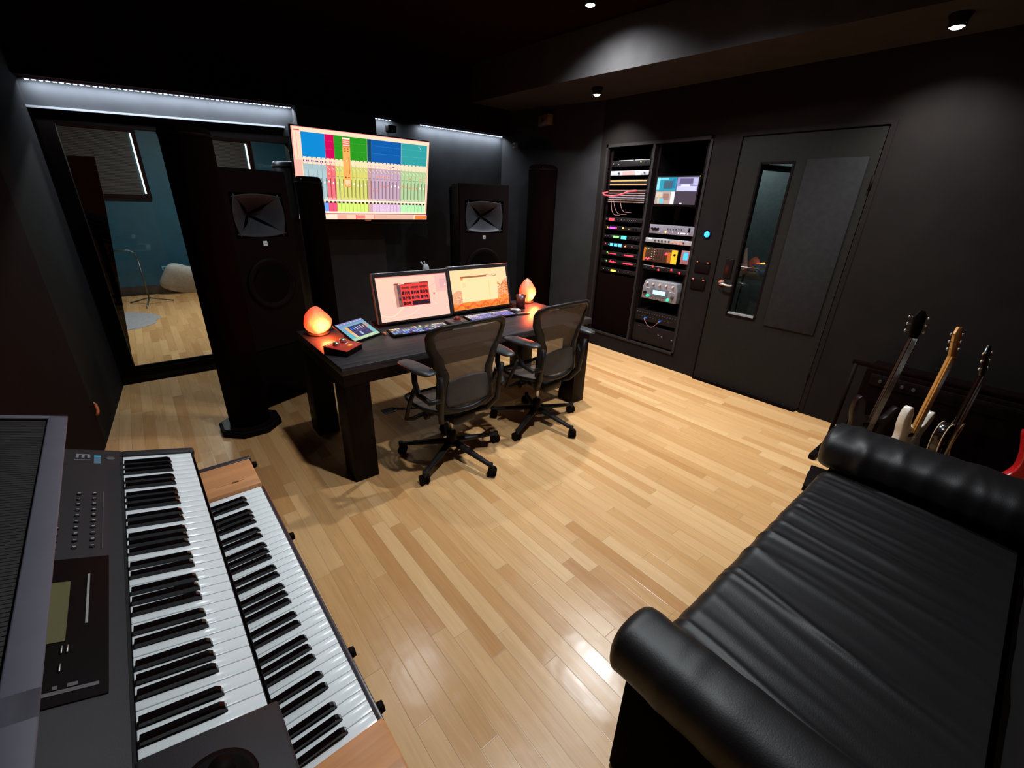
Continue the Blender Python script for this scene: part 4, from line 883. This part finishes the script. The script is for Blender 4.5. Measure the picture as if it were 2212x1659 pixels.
def make_chair(label, loc, yaw, base_ang):
    t = thing('office_chair', label, 'office chair', loc, rot=(0, 0, yaw), group='mesh office chairs at the desk')
    # star base: five arms, five casters
    for k in range(5):
        a = R(base_ang+72*k)-yaw; ca, sa = math.cos(a), math.sin(a)
        M = Matrix.Rotation(a, 4, 'Z')
        m_ = MB(M)
        m_.grid(12, 10, lambda i, j: Vector((.03+.315*i, (.028-.011*i)*math.cos(j*2*math.pi), .118-.042*i+(.019-.007*i)*math.sin(j*2*math.pi))), closed_v=True)
        m_.cyl((.345, 0, .055), (.345, 0, .090), .014, .016, 12)
        m_.build('base_arm', CH, t)
        sw = Matrix.Translation((.345*ca, .345*sa, .031)) @ Matrix.Rotation(a+R(35+50*k), 4, 'Z')
        m_ = MB(sw); m_.cyl((.010, -.026, 0), (.010, -.008, 0), .0295, n=22); m_.cyl((.010, .008, 0), (.010, .026, 0), .0295, n=22); m_.box(-.012, .026, -.0075, .0075, -.012, .030, bev=.004)
        m_.build('caster', BLACK, t)
    m_ = MB(); m_.lathe([(.030, .085), (.046, .095), (.046, .125), (.030, .150), (.030, .19)], 24); m_.build('hub', CH, t)
    MB().cyl((0, 0, .17), (0, 0, .335), .0135, n=16).build('gas_spring', METAL, t)
    m_ = MB(); m_.box(-.085, .085, -.17, .12, .320, .395, bev=.022); m_.box(-.12, .12, -.06, .08, .345, .385, bev=.012); m_.cyl((-.17, .0, .36), (.17, .0, .36), .013); m_.cyl((-.19, .0, .36), (-.165, .0, .36), .024); m_.cyl((.165, .0, .36), (.19, .0, .36), .024)
    m_.build('tilt_mechanism', CH, t)
    # seat: mesh pan in a frame
    def seat_out(a, k=1):
        x = .265*k*math.copysign(abs(math.cos(a))**.62, math.cos(a)); y = .225*k*math.copysign(abs(math.sin(a))**.62, math.sin(a))
        z = .437-.030*max(0, (y-.10)/.12)**2+.22*x*x
        return Vector((x*(1-.12*(y < 0)*abs(y)/.22), y+.02, z))
    m_ = MB(); m_.grid(44, 8, lambda i, j: seat_out(i*2*math.pi, 1-.055*(1-math.cos(j*2*math.pi))*.5-.02)+Vector((0, 0, .014*math.sin(j*2*math.pi))), closed_u=True, closed_v=True)
    m_.build('seat_frame', CH, t)
    m_ = MB(); m_.grid(44, 8, lambda i, j: seat_out(i*2*math.pi, .93*j+.0001)-Vector((0, 0, .012*(1-j))), closed_u=True); m_.build('seat', MESH, t)
    # back
    Po, Pi = loop_pts(OUT), loop_pts(INN); n = len(Po)
    def fr(i, j):
        k = int(round(i*n)) % n; o_, q_ = Po[k], Pi[k]; a = j*2*math.pi
        m0 = ((o_[0]+q_[0])/2, (o_[1]+q_[1])/2); hw = ((o_[0]-q_[0])/2, (o_[1]-q_[1])/2)
        p = back_pt(m0[0]+hw[0]*math.cos(a), m0[1]+hw[1]*math.cos(a)); p.y += .013*math.sin(a); return p
    m_ = MB(); m_.grid(n, 10, fr, closed_u=True, closed_v=True); m_.build('back_frame', CH, t)
    m_ = MB(); m_.grid(28, 14, lambda i, j: (lambda z: back_pt((j*2-1)*(interp([(a, b_+.012) for a, b_ in INN], z)), z))(.477+.512*i)); m_.build('backrest', MESH, t)
    m_ = MB(); m_.grid(14, 20, lambda i, j: back_pt((j*2-1)*(interp(INN, .487+.17*i)+.006), .487+.165*i+.022*(1-(j*2-1)**2)*i)+Vector((0, -.008, 0))); m_.build('lumbar_pad', mat('grey lumbar foam', (.034, .032, .033), .6), t, solid=.004)
    # back links and arms
    for s_ in (-1, 1):
        m_ = MB(); m_.tube([(s_*.10, -.10, .36), (s_*.17, -.16, .38), (s_*.205, -.215, .46), (s_*.207, -.235, .60), (s_*.215, -.245, .70)], .017, 10, rf=lambda k: .020-.006*k); m_.build('back_link', CH, t)
        m_ = MB(); m_.tube([(s_*.207, -.235, .56), (s_*.262, -.20, .545), (s_*.295, -.13, .58), (s_*.298, -.10, .65), (s_*.298, -.10, .722)], .017, 10); m_.build('arm_support', CH, t)
        m_ = MB(); m_.tube([(s_*.16, .02, .375), (s_*.25, .04, .345), (s_*.305, .02, .37), (s_*.308, -.03, .47), (s_*.298, -.09, .60)], .013, 8); m_.build('seat_side_link', CH, t)
        m_ = MB(Matrix.Translation((s_*.292, -.115, .738)) @ Matrix.Rotation(R(-s_*6), 4, 'Z')); m_.grid(22, 12, lambda i, j: Vector((.050*math.copysign(abs(math.cos(i*2*math.pi))**.6, math.cos(i*2*math.pi))*math.sin(math.pi*j)**.45 if 0 < j < 1 else 0, .150*math.copysign(abs(math.sin(i*2*math.pi))**.75, math.sin(i*2*math.pi))*math.sin(math.pi*j)**.45 if 0 < j < 1 else 0, -.017*math.cos(math.pi*j))), closed_u=True); m_.build('arm_pad', PAD, t)
    m_ = MB(); m_.tube([(-.17, .05, .40), (-.27, .10, .395), (-.33, .13, .40)], .009, 8); m_.box(-.40, -.32, .10, .16, .392, .402, bev=.004); m_.build('height_lever', CH, t)
    return t
make_chair('black mesh office chair at the middle of the desk, nearer the keyboards', (1.315, 2.15, 0), R(1), -78)
make_chair('black mesh office chair at the right end of the desk, nearer the rack', (2.115, 2.19, 0), R(2), -83)

# ------------------------------------------------------------------ keyboards at the left
def make_keys(parent, length, first, nwhite, depth, z, rise=.0135):
    """white keys along +y (low notes at small y), fronts at x=0, backs at x=-depth"""
    pitch = length/nwhite; y0 = -length/2
    w0 = MB().box(-depth, 0, .0006, pitch-.0006, z-.020, z, bev=.0012).build('white_key', WHITEKEY, parent); w0.location = (0, y0, 0)
    for k in range(1, nwhite):
        c = w0.copy(); C.objects.link(c); c.parent = parent; c.location = (0, y0+k*pitch, 0)
    m_ = MB(); hw = .0057
    prof = [(-.046, z+rise*.15), (-.050, z+rise*.75), (-.056, z+rise), (-.132, z+rise*.82), (-depth+.002, z+rise*.82)]
    def f(i, j):
        x, zz = prof[j0(j)]; a = [(-1, 0), (-1, .8), (-.62, 1), (.62, 1), (1, .8), (1, 0)][int(round(i*5))]
        return Vector((x, a[0]*hw*(1.0 if a[1] < .9 else 1), z-.004+(zz-z+.004)*a[1]))
    def j0(j): return int(round(j*(len(prof)-1)))
    m_.grid(6, len(prof), f, smooth=False); m_.box(-.0475, -.046, -hw, hw, z-.004, z+.002)
    b0 = m_.build('black_key', BLACKKEY, parent); first_ = True
    for k in range(nwhite-1):
        note = (first+k) % 7      # 0=C ... 6=B
        if note in (2, 6): continue
        off = {0: -.0018, 1: .0018, 3: -.0022, 4: 0, 5: .0022}[note]
        o = b0 if first_ else b0.copy()
        if not first_: C.objects.link(o); o.parent = parent
        first_ = False; o.location = (0, y0+(k+1)*pitch+off, 0)
# upper synthesizer, tilted to the player
sy = thing('synthesizer', 'dark grey synthesizer on the middle tier with white keys and a small display', 'synthesizer', (-.0125, .932, .923), rot=(0, R(16.1), R(.9)))
make_keys(sy, .846, 0, 36, .141, 0)
m_ = MB(); m_.box(-.44, .010, -.62, .455, -.085, -.024, bev=.006)
m_.build('casing', SYNTH, sy)
MB().box(-.145, .010, .426, .455, -.026, .004, bev=.006).build('end_cheek', SYNTH, sy)
MB().box(-.145, .012, -.62, -.426, -.026, .008, bev=.005).build('end_cheek', SYNTH, sy)
MB().box(.0105, .0125, -.62, .455, -.085, -.022, bev=.0008).build('front_rail', BLACK, sy)
pan = Matrix.Translation((-.1425, 0, .004)) @ Matrix.Rotation(R(7.5), 4, 'Y')
MB(pan).box(-.31, 0, -.62, .455, -.035, 0, bev=.004).build('control_panel', SYNTH, sy)
m_ = MB(pan); m_.box(-.004, .0, -.44, .44, -.03, .0006); m_.build('key_slot_felt', mat('black felt', (.008, .006, .006), .9), sy)
MB(pan).box(-.150, -.025, -.315, -.005, .0002, .0022, bev=.001).build('display_bezel', BLACK, sy)
MB(pan).box(-.120, -.072, -.205, -.070, .0024, .0034).build('display', mat('yellow green lcd', (.125, .11, .04), .3, var=.15, scale=8), sy)
m_ = MB(pan); m_.box(-.052, -.0490, -.175, -.055, .0023, .0030); m_.build('printed_line', mat('grey print', (.30, .30, .28), .5), sy)
m_ = MB(pan); m_.box(-.145, -.035, -.298, -.292, .0023, .0030); m_.box(-.10, -.09, -.292, -.285, .0023, .0032); m_.box(-.08, -.075, -.290, -.284, .0023, .0034); m_.box(-.066, -.056, -.290, -.284, .0023, .0034); m_.build('disk_slot', mat('grey slot', (.09, .08, .085), .4), sy)
for x, y in ((-.100, -.222), (-.094, -.222), (-.075, -.222), (-.069, -.222), (-.100, -.255), (-.075, -.255)):
    MB(pan).box(x-.0012, x+.0012, y-.007, y+.007, .0023, .0052, bev=.0006).build('button', METAL, sy)
STUD = mat('dark push button', (.015, .013, .014), .35); TIP = mat('pale button mark', (.50, .50, .52), .3)
for x, ys in ((-.048, range(0, 10)), (-.072, range(0, 10)), (-.098, range(6, 10)), (-.122, (0, 1, 6, 7, 8, 9))):
    for k in ys:
        y = .225-.0218*k
        b_ = MB(pan).cyl((x, y, .0), (x, y, .0025), .0042, .0038, 12).build('push_button', STUD, sy)
        MB(pan).box(x-.0022, x+.0022, y+.0002, y+.0026, .0026, .0031).build('button_mark', TIP, b_)
m_ = MB(pan); m_.box(-.0345, -.0335, .02, .235, .0002, .0008); m_.build('printed_line', mat('mauve print', (.12, .10, .13), .5), sy)
m_ = MB(pan); m_.box(-.084, -.060, .418, .424, .0002, .0008); 
for x in (-.084, -.074, -.064): m_.box(x, x+.005, .404, .418, .0002, .0008)
m_.box(-.086, -.058, .392, .394, .0002, .0008)
m_.build('lettering', mat('grey lettering', (.24, .24, .25), .5), sy)
m_ = MB(pan); m_.box(-.052, -.040, .374, .414, .0002, .0008); m_.build('sticker', mat('blue grey sticker', (.10, .20, .28), .5), sy)
m_ = MB(pan); m_.box(-.052, -.040, .409, .4165, .0009, .0013); m_.build('sticker_head', mat('bright blue sticker', (.05, .45, .70), .5), sy)
m_ = MB(pan); m_.prism([(-.022+.009*math.cos(R(60*k)), .405+.009*math.sin(R(60*k))) for k in range(6)], .0002, .0008); m_.build('hexagon_mark', mat('faint grey print', (.10, .10, .11), .5), sy)
m_ = MB(); m_.lathe([(.042, .0082), (.042, .011), (.034, .0115), (.030, .0095), (0, .0092)], 32, M=Matrix.Translation((-.072, -.505, 0))); m_.build('joystick_well', BLACK, sy)
m_ = MB(); m_.lathe([(.012, .010), (.009, .022), (.015, .034), (.013, .041), (0, .043)], 24, M=Matrix.Translation((-.072, -.505, 0))); m_.build('joystick', BLACK, sy)

# lower organ-like keyboard with orange wood blocks
og = thing('vintage_keyboard', 'vintage keyboard on the lowest tier with orange wooden end blocks', 'keyboard', (.128, .905, .764), rot=(0, 0, R(.75)))
make_keys(og, .846, 3, 36, .150, 0)
m_ = MB(); m_.box(-.46, .010, -.60, .60, -.115, -.026, bev=.004); m_.build('casing', BLACK, og)
MB().box(.0015, .0105, -.424, .424, -.026, -.004, bev=.002).build('front_rail', mat('plum black rail', (.045, .032, .036), .35), og)
MB().box(-.30, .004, .4245, .592, -.0255, .0125, bev=.003).build('wood_block', ORANGEW, og)
MB().box(-.30, .008, -.600, -.4245, -.0255, .0125, bev=.006).build('wood_block', ORANGEW, og)
m_ = MB(); m_.box(-.30, .010, .593, .612, -.10, .014, bev=.003); m_.build('end_rail', mat('plum black rail', (.045, .032, .036), .35), og)
m_ = MB(); m_.box(-.108, -.03, .4700, .4706, .0126, .0131); m_.box(-.066, -.048, .4665, .4735, .0127, .0138); m_.build('lock_plate', mat('brown lock', (.16, .07, .02), .5), og)
MB().box(-.46, -.151, -.424, .424, -.026, .05, bev=.003).build('rear_panel', BLACK, og)
for y in (.615, .175, -.25, -.385):
    m_ = MB(); m_.cyl((.010, y, -.030), (.024, y, -.030), .012, .010, 16); m_.build('latch_knob', BLACK, og)
m_ = MB(); m_.prism([(-.02, -.56), (-.008, -.53), (.0, -.56)], .0127, .0135); m_.build('corner_mark', BLACK, og)

# top device: grey-rimmed panel with a dark slatted recess
tp = thing('top_console', 'grey-violet rimmed case with a dark slatted recess, on the top keyboard tier', 'equipment case', (-.190, .85, 1.130), rot=(0, R(18.5), R(2.2)))
m_ = MB(); wd, y0, y1 = .46, -.62, .425
for b_ in ((-.030, 0, y0, y1), (-wd, -wd+.03, y0, y1), (-wd, 0, y1-.014, y1), (-wd, 0, y0, y0+.03), (-wd, 0, -.375, -.335)): m_.box(b_[0], b_[1], b_[2], b_[3], -.006, 0, bev=.002)
m_.build('rim', LILAC, tp)
MB().box(-wd+.002, -.002, y0+.002, y1-.002, -.055, -.0065, bev=.004).build('case_body', BLACK, tp)
m_ = MB(); k = -.33
while k < .405: m_.box(-wd+.032, -.032, k, k+.0068, -.0062, -.0050); k += .008
m_.build('slat_grille', mat('dark slats', (.022, .018, .018), .6), tp)
MB().box(-wd+.05, -.045, y0+.045, -.39, -.0063, -.001, bev=.003).build('lower_pad', mat('dark pad', (.020, .018, .019), .6), tp)

# stand that carries the three tiers
st_ = thing('keyboard_stand', 'black three-tier stand under the keyboards', 'stand', (-.30, .93, 0))
for s_ in (-.33, .30):
    MB().box(-.14, -.10, s_-.02, s_+.02, .03, 1.05, bev=.004).build('upright', BLACK, st_)
    MB().box(-.20, .30, s_-.025, s_+.025, .001, .03, bev=.004).build('foot', BLACK, st_)
    MB().box(-.10, .36, s_-.018, s_+.018, .618, .648, bev=.003).build('support_arm', BLACK, st_)
    MB(Matrix.Translation((-.10, 0, .915)) @ Matrix.Rotation(R(16.1), 4, 'Y')).box(0, .30, s_-.018, s_+.018, -.025, 0, bev=.003).build('support_arm', BLACK, st_)
    MB(Matrix.Translation((-.14, 0, 1.095)) @ Matrix.Rotation(R(18.5), 4, 'Y')).box(-.10, .16, s_-.018, s_+.018, -.025, 0, bev=.003).build('support_arm', BLACK, st_)

# ------------------------------------------------------------------ sofa
sf = thing('leather_sofa', 'black leather sofa with soft rolled arms in the right foreground', 'sofa', (1.67, -.08, 0))
ox, oy = 1.67, -.08
rn = random.Random(11)
wr = [(rn.uniform(.97, 2.40), rn.uniform(.003, .0075), rn.uniform(.010, .026), rn.uniform(-.16, .02), rn.uniform(0, 6)) for _ in range(46)]
def wrinkle(x, y):
    z = 0
    for cx_, amp, wd_, sl, ph in wr:
        d_ = (x-cx_-sl*(.38-y)+.012*math.sin(9*y+ph)); fade = max(0, min(1, (y+.30)/.30))*(.55+.45*math.sin(3*y+ph))
        z += amp*math.exp(-(d_/wd_)**2)*fade
    return z
def seatf(i, j):
    x = .92+1.475*i; s_ = j
    # profile from front bottom edge up over the top to the back
    if s_ < .30:
        a = s_/.30; y = .392+.012*math.sin(a*math.pi); z = .10+.27*a
    elif s_ < .45:
        a = (s_-.30)/.15*math.pi/2; y = .335+.057*math.cos(a)+.0; z = .37+.060*math.sin(a)
    else:
        a = (s_-.45)/.55; y = .335-.62*a; z = .43-.018*a+.012*math.sin(a*math.pi)
    e = min(1, min(i, 1-i)/.04); z -= .02*(1-e)**2
    k = 0 if s_ < .30 else min(1, (s_-.30)/.12)
    z += wrinkle(x, y)*k
    if s_ <= .45: y += wrinkle(x, .33)*.5*(1-k*.5)
    return Vector((x-ox, y-oy, z))
MB().grid(300, 90, seatf).build('seat_cushion', LEATHER, sf)
MB().box(.94-ox, 2.39-ox, -.72-oy, .375-oy, .045, .36, bev=.02).build('base_frame', BLACKM, sf)
def backf(i, j):
    x = .80+1.76*i; a = j*2*math.pi
    y = -.42+.135*math.copysign(abs(math.cos(a))**.7, math.cos(a))-.10*(math.sin(a) > 0)*math.sin(a); z = .60+.24*math.copysign(abs(math.sin(a))**.75, math.sin(a))
    z += .008*math.sin(11*x+2*a)+.006*math.sin(23*x); return Vector((x-ox, y-oy, z))
m_ = MB(); m_.grid(70, 30, backf, closed_v=True); m_.build('back_cushion', LEATHER, sf)
MB().box(.78-ox, 2.58-ox, -.80-oy, -.60-oy, .05, .74, bev=.03).build('back_frame', LEATHER, sf)
def arm(x0, sgn, seed):
    rn = random.Random(seed); ww = [(rn.uniform(-.6, .40), rn.uniform(.004, .010)*(1 if x0 < 1 else 1.5), rn.uniform(.012, .03), rn.uniform(-.5, .5)) for _ in range(16)]
    MB().box(x0-.070-ox, x0+.070-ox, -.74-oy, .375-oy, .002, .41, bev=.012).build('arm_panel', BLACKM, sf)
    def f(i, j):
        # i along y from the back to the rounded front end, j around
        a = j*2*math.pi; L_ = 1.06; yy = -.66+L_*min(1, i/.86); e = 1.0
        if i > .86:
            b_ = (i-.86)/.14*math.pi/2; e = max(.02, math.cos(b_)**.55); yy = .40+.035*math.sin(b_)
        rx, rz = sgn*e, (.088 if x0 < 1 else .105)*e
        cx_, cz_ = math.copysign(abs(math.cos(a))**.8, math.cos(a)), math.copysign(abs(math.sin(a))**.8, math.sin(a))
        w_ = sum(am*math.exp(-((yy-yc-sl*.1*cx_)/wd_)**2) for yc, am, wd_, sl in ww)
        k = 1+(w_-.010)*2.2*(1 if e > .9 else .3)+(.03*math.sin(a*9)*(1-e) if i > .86 else 0)
        sag = .010*math.sin((yy+.6)*3)
        return Vector((x0+rx*cx_*k-ox, yy-oy, (.472 if x0 < 1 else .515)+sag+rz*cz_*k))
    m_ = MB(); m_.grid(120, 40, f, closed_v=True); m_.build('arm_bolster', LEATHER, sf)
arm(.832, .100, 1); arm(2.50, .145, 2)
for x in (.83, 2.52):
    for y in (.30, -.66): MB().cyl((x-ox, y-oy, 0), (x-ox, y-oy, .0018), .03).build('foot', BLACK, sf)

# ------------------------------------------------------------------ guitars on a rack, amplifier behind
gr = thing('guitar_rack', 'low black rack holding the guitars behind the far sofa arm', 'guitar rack', (3.50, .12, 0))
for y in (.50, -.46):
    MB().box(-.20, .16, y-.02, y+.02, .001, .04, bev=.006).build('foot', BLACK, gr); MB().cyl((.10, y, .03), (.13, y, .66), .014).build('upright', BLACK, gr)
MB().cyl((.13, .52, .66), (.13, -.48, .66), .016).build('neck_bar', BLACKM, gr); MB().cyl((-.10, .50, .05), (-.10, -.46, .05), .016).build('lower_bar', BLACKM, gr); MB().cyl((.10, .50, .05), (.10, -.46, .05), .016).build('lower_bar', BLACKM, gr)
# guitars: local frame: body face looks to -y, length along +z, width along x
def guitar(name, label, loc, lean, twist, body_m, neck_m, kind, side_m=None, head_m=None, tuner_m=None, length=1.0):
    t = thing(name, label, 'guitar', loc, rot=(0, lean, twist), group='guitars on the rack')
    if kind == 'offset':
        out = [(0, 0), (.10, .01), (.155, .07), (.165, .15), (.125, .225), (.115, .275), (.14, .33), (.155, .39), (.135, .43), (.11, .40), (.085, .345), (.05, .33), (0, .335), (-.04, .335), (-.065, .36), (-.095, .44), (-.13, .475), (-.155, .44), (-.15, .36), (-.12, .28), (-.125, .22), (-.165, .15), (-.16, .07), (-.10, .01)]
    elif kind == 'single':
        out = [(0, 0), (.09, .005), (.15, .06), (.165, .14), (.13, .21), (.10, .26), (.105, .32), (.13, .37), (.12, .41), (.085, .39), (.05, .345), (0, .40), (-.05, .43), (-.11, .42), (-.135, .36), (-.125, .30), (-.11, .25), (-.135, .19), (-.165, .13), (-.15, .05), (-.09, .005)]
    else:   # pointed horns
        out = [(0, .0), (.10, .01), (.16, .07), (.15, .16), (.11, .24), (.12, .32), (.17, .42), (.10, .39), (.05, .35), (0, .34), (-.05, .35), (-.10, .40), (-.18, .46), (-.13, .34), (-.11, .24), (-.15, .16), (-.16, .07), (-.10, .01)]
    # smooth closed outline
    P = []; n = len(out)
    for k in range(n):
        p0, p1, p2, p3 = [Vector(out[(k+q) % n]) for q in (-1, 0, 1, 2)]
        for s_ in (0, .34, .67):
            P.append(tuple(.5*((2*p1)+(-p0+p2)*s_+(2*p0-5*p1+4*p2-p3)*s_*s_+(-p0+3*p1-3*p2+p3)*s_**3)))
    M = Matrix.Rotation(R(90), 4, 'X')
    m_ = MB(M); m_.prism(P, -.021, .021, bev=.006); bo = m_.build('body', body_m, t)
    if side_m:
        m_ = MB(M); q = [(a*1.008, .2+(b_-.2)*1.006) for a, b_ in P]; m_.tube([(a, b_, -.0215) for a, b_ in q], .0028, 6, closed=True); m_.tube([(a, b_, .0215) for a, b_ in q], .0028, 6, closed=True); m_.build('binding', side_m, bo)
    HL = length-.17
    m_ = MB(); m_.grid(14, 10, lambda i, j: Vector(((.028-.006*i)*math.cos(j*2*math.pi), (.011+.011*max(0, math.sin(j*2*math.pi)) if math.sin(j*2*math.pi) > 0 else .004)*math.sin(j*2*math.pi)-.022, .30+(HL-.30)*i)), closed_v=True); m_.build('neck', neck_m, t)
    m_ = MB(); m_.box(-.024, .024, -.033, -.0265, .30, HL, bev=.001); m_.build('fretboard', mat('dark rosewood', (.03, .016, .012), .4) if kind != 'offset' else neck_m, t)
    m_ = MB()
    for k in range(6): m_.cyl((-.017+.0068*k, -.0358, .12), (-.014+.0056*k, -.0345, HL), .0006, n=5)
    m_.build('string_set', METAL, t)
    m_ = MB(Matrix.Translation((0, -.016, HL)) @ Matrix.Rotation(R(-10), 4, 'X') @ M)
    m_.prism([(-.022, 0), (.022, 0), (.034, .03), (.038, .13), (.02, .168), (-.012, .170), (-.034, .13), (-.030, .04)], -.007, .007, bev=.002); hd = m_.build('headstock', head_m or neck_m, t)
    for k in range(3):
        for s_ in (-1, 1):
            m_ = MB(); z = HL+.04+.042*k; y = -.016+(z-HL)*.17; m_.cyl((s_*.034, y, z), (s_*.052, y, z), .003, n=8); m_.sph((s_*.060, y, z), (.010, .005, .009), 10, 8); m_.build('tuner', tuner_m or METAL, hd)
    MB().box(-.035, .035, -.032, -.022, .11, .145, bev=.002).build('bridge', METAL, t)
    for z in (.19, .27): MB().box(-.042, .042, -.029, -.0215, z, z+.02, bev=.002).build('pickup', BLACK, t)
    m_ = MB(); m_.prism([(.035, .06), (.12, .07), (.125, .15), (.06, .20), (.06, .30), (.045, .30), (.04, .18)], .0212, .0235, M=Matrix.Rotation(R(90), 4, 'X')); m_.build('pickguard', (mat('pearl white plastic', (.55, .54, .55), .3) if name == 'electric_guitar' and kind == 'offset' else BLACK), t)
    for k in range(2): MB().cyl((.09, -.022, .06+.045*k), (.09, -.034, .055+.045*k), .010).build('knob', tuner_m or METAL, t)
    return t
MAPLE = grain_mat('amber maple neck', (.52, .24, .06), 2, 60, .3, .12, .05)
guitar('electric_guitar', 'cream electric guitar with an amber maple neck behind the far sofa arm', (3.46, .225, .055), R(5), R(-20), mat('cream lacquer', (.62, .55, .46), .2), MAPLE, 'offset', length=.97)
guitar('electric_guitar', 'black electric guitar with cream binding and pale tuners, right of the cream guitar', (3.44, .065, .055), R(5), R(-12), mat('black lacquer', (.008, .003, .003), .2, coat=.2), mat('black lacquer', (.008, .003, .003), .2), 'single', side_m=mat('cream binding', (.55, .42, .25), .35), head_m=mat('black lacquer', (.008, .003, .003), .2), tuner_m=mat('ivory tuner', (.60, .48, .30), .35), length=.90)
guitar('bass_guitar', 'dark bass guitar with silver tuners, left of the cream guitar', (3.50, .445, .02), R(5), R(-40), mat('black satin body', (.008, .003, .003), .35, spec=.2) if True else mat('black lacquer', (.008, .003, .003), .2, coat=.2), mat('dark rosewood', (.03, .016, .012), .4), 'offset', head_m=BLACK, length=1.06)
guitar('electric_guitar', 'sparkling red electric guitar with pointed horns at the right edge', (3.46, -.31, .11), R(5), R(-50), mat('red sparkle', (.45, .012, .012), .2, var=.6, scale=300, coat=.5), mat('dark rosewood', (.03, .016, .012), .4), 'horn', length=.95)
am = thing('guitar_amplifier', 'dark amplifier cabinet against the right wall behind the guitars', 'amplifier', (3.88, .12, 0))
MB().box(-.10, .18, -.46, .46, .02, .60, bev=.012).build('cabinet', BLACKM, am); MB().box(-.106, -.1005, -.42, .42, .06, .46, bev=.002).build('speaker_cloth', BLACKM, am); MB().box(-.108, -.1005, -.42, .42, .49, .57, bev=.002).build('control_strip', BLACK, am)
for y in (.36, .3, .24, .18): MB().cyl((-.109, y, .53), (-.125, y, .53), .010).build('knob', DKMETAL, am)
for y in (.40, -.40):
    for x in (-.07, .14): MB().cyl((x, y, 0), (x, y, .02), .018).build('foot', BLACK, am)
t = thing('foot_pedal', 'small black foot pedal on the floor left of the far sofa arm', 'pedal', (2.98, .50, 0), rot=(0, 0, R(10)))
MB().box(-.13, .10, -.05, .05, .001, .030, bev=.004).build('base', BLACK, t); MB(Matrix.Translation((0, 0, .055)) @ Matrix.Rotation(R(-10), 4, 'Y')).box(-.13, .10, -.045, .045, -.008, .008, bev=.003).build('treadle', BLACK, t)
m_ = MB(); m_.cyl((0, -.04, .05), (0, .04, .05), .012); m_.box(-.02, .02, -.03, .03, .0305, .047); m_.build('pivot', DKMETAL, t)
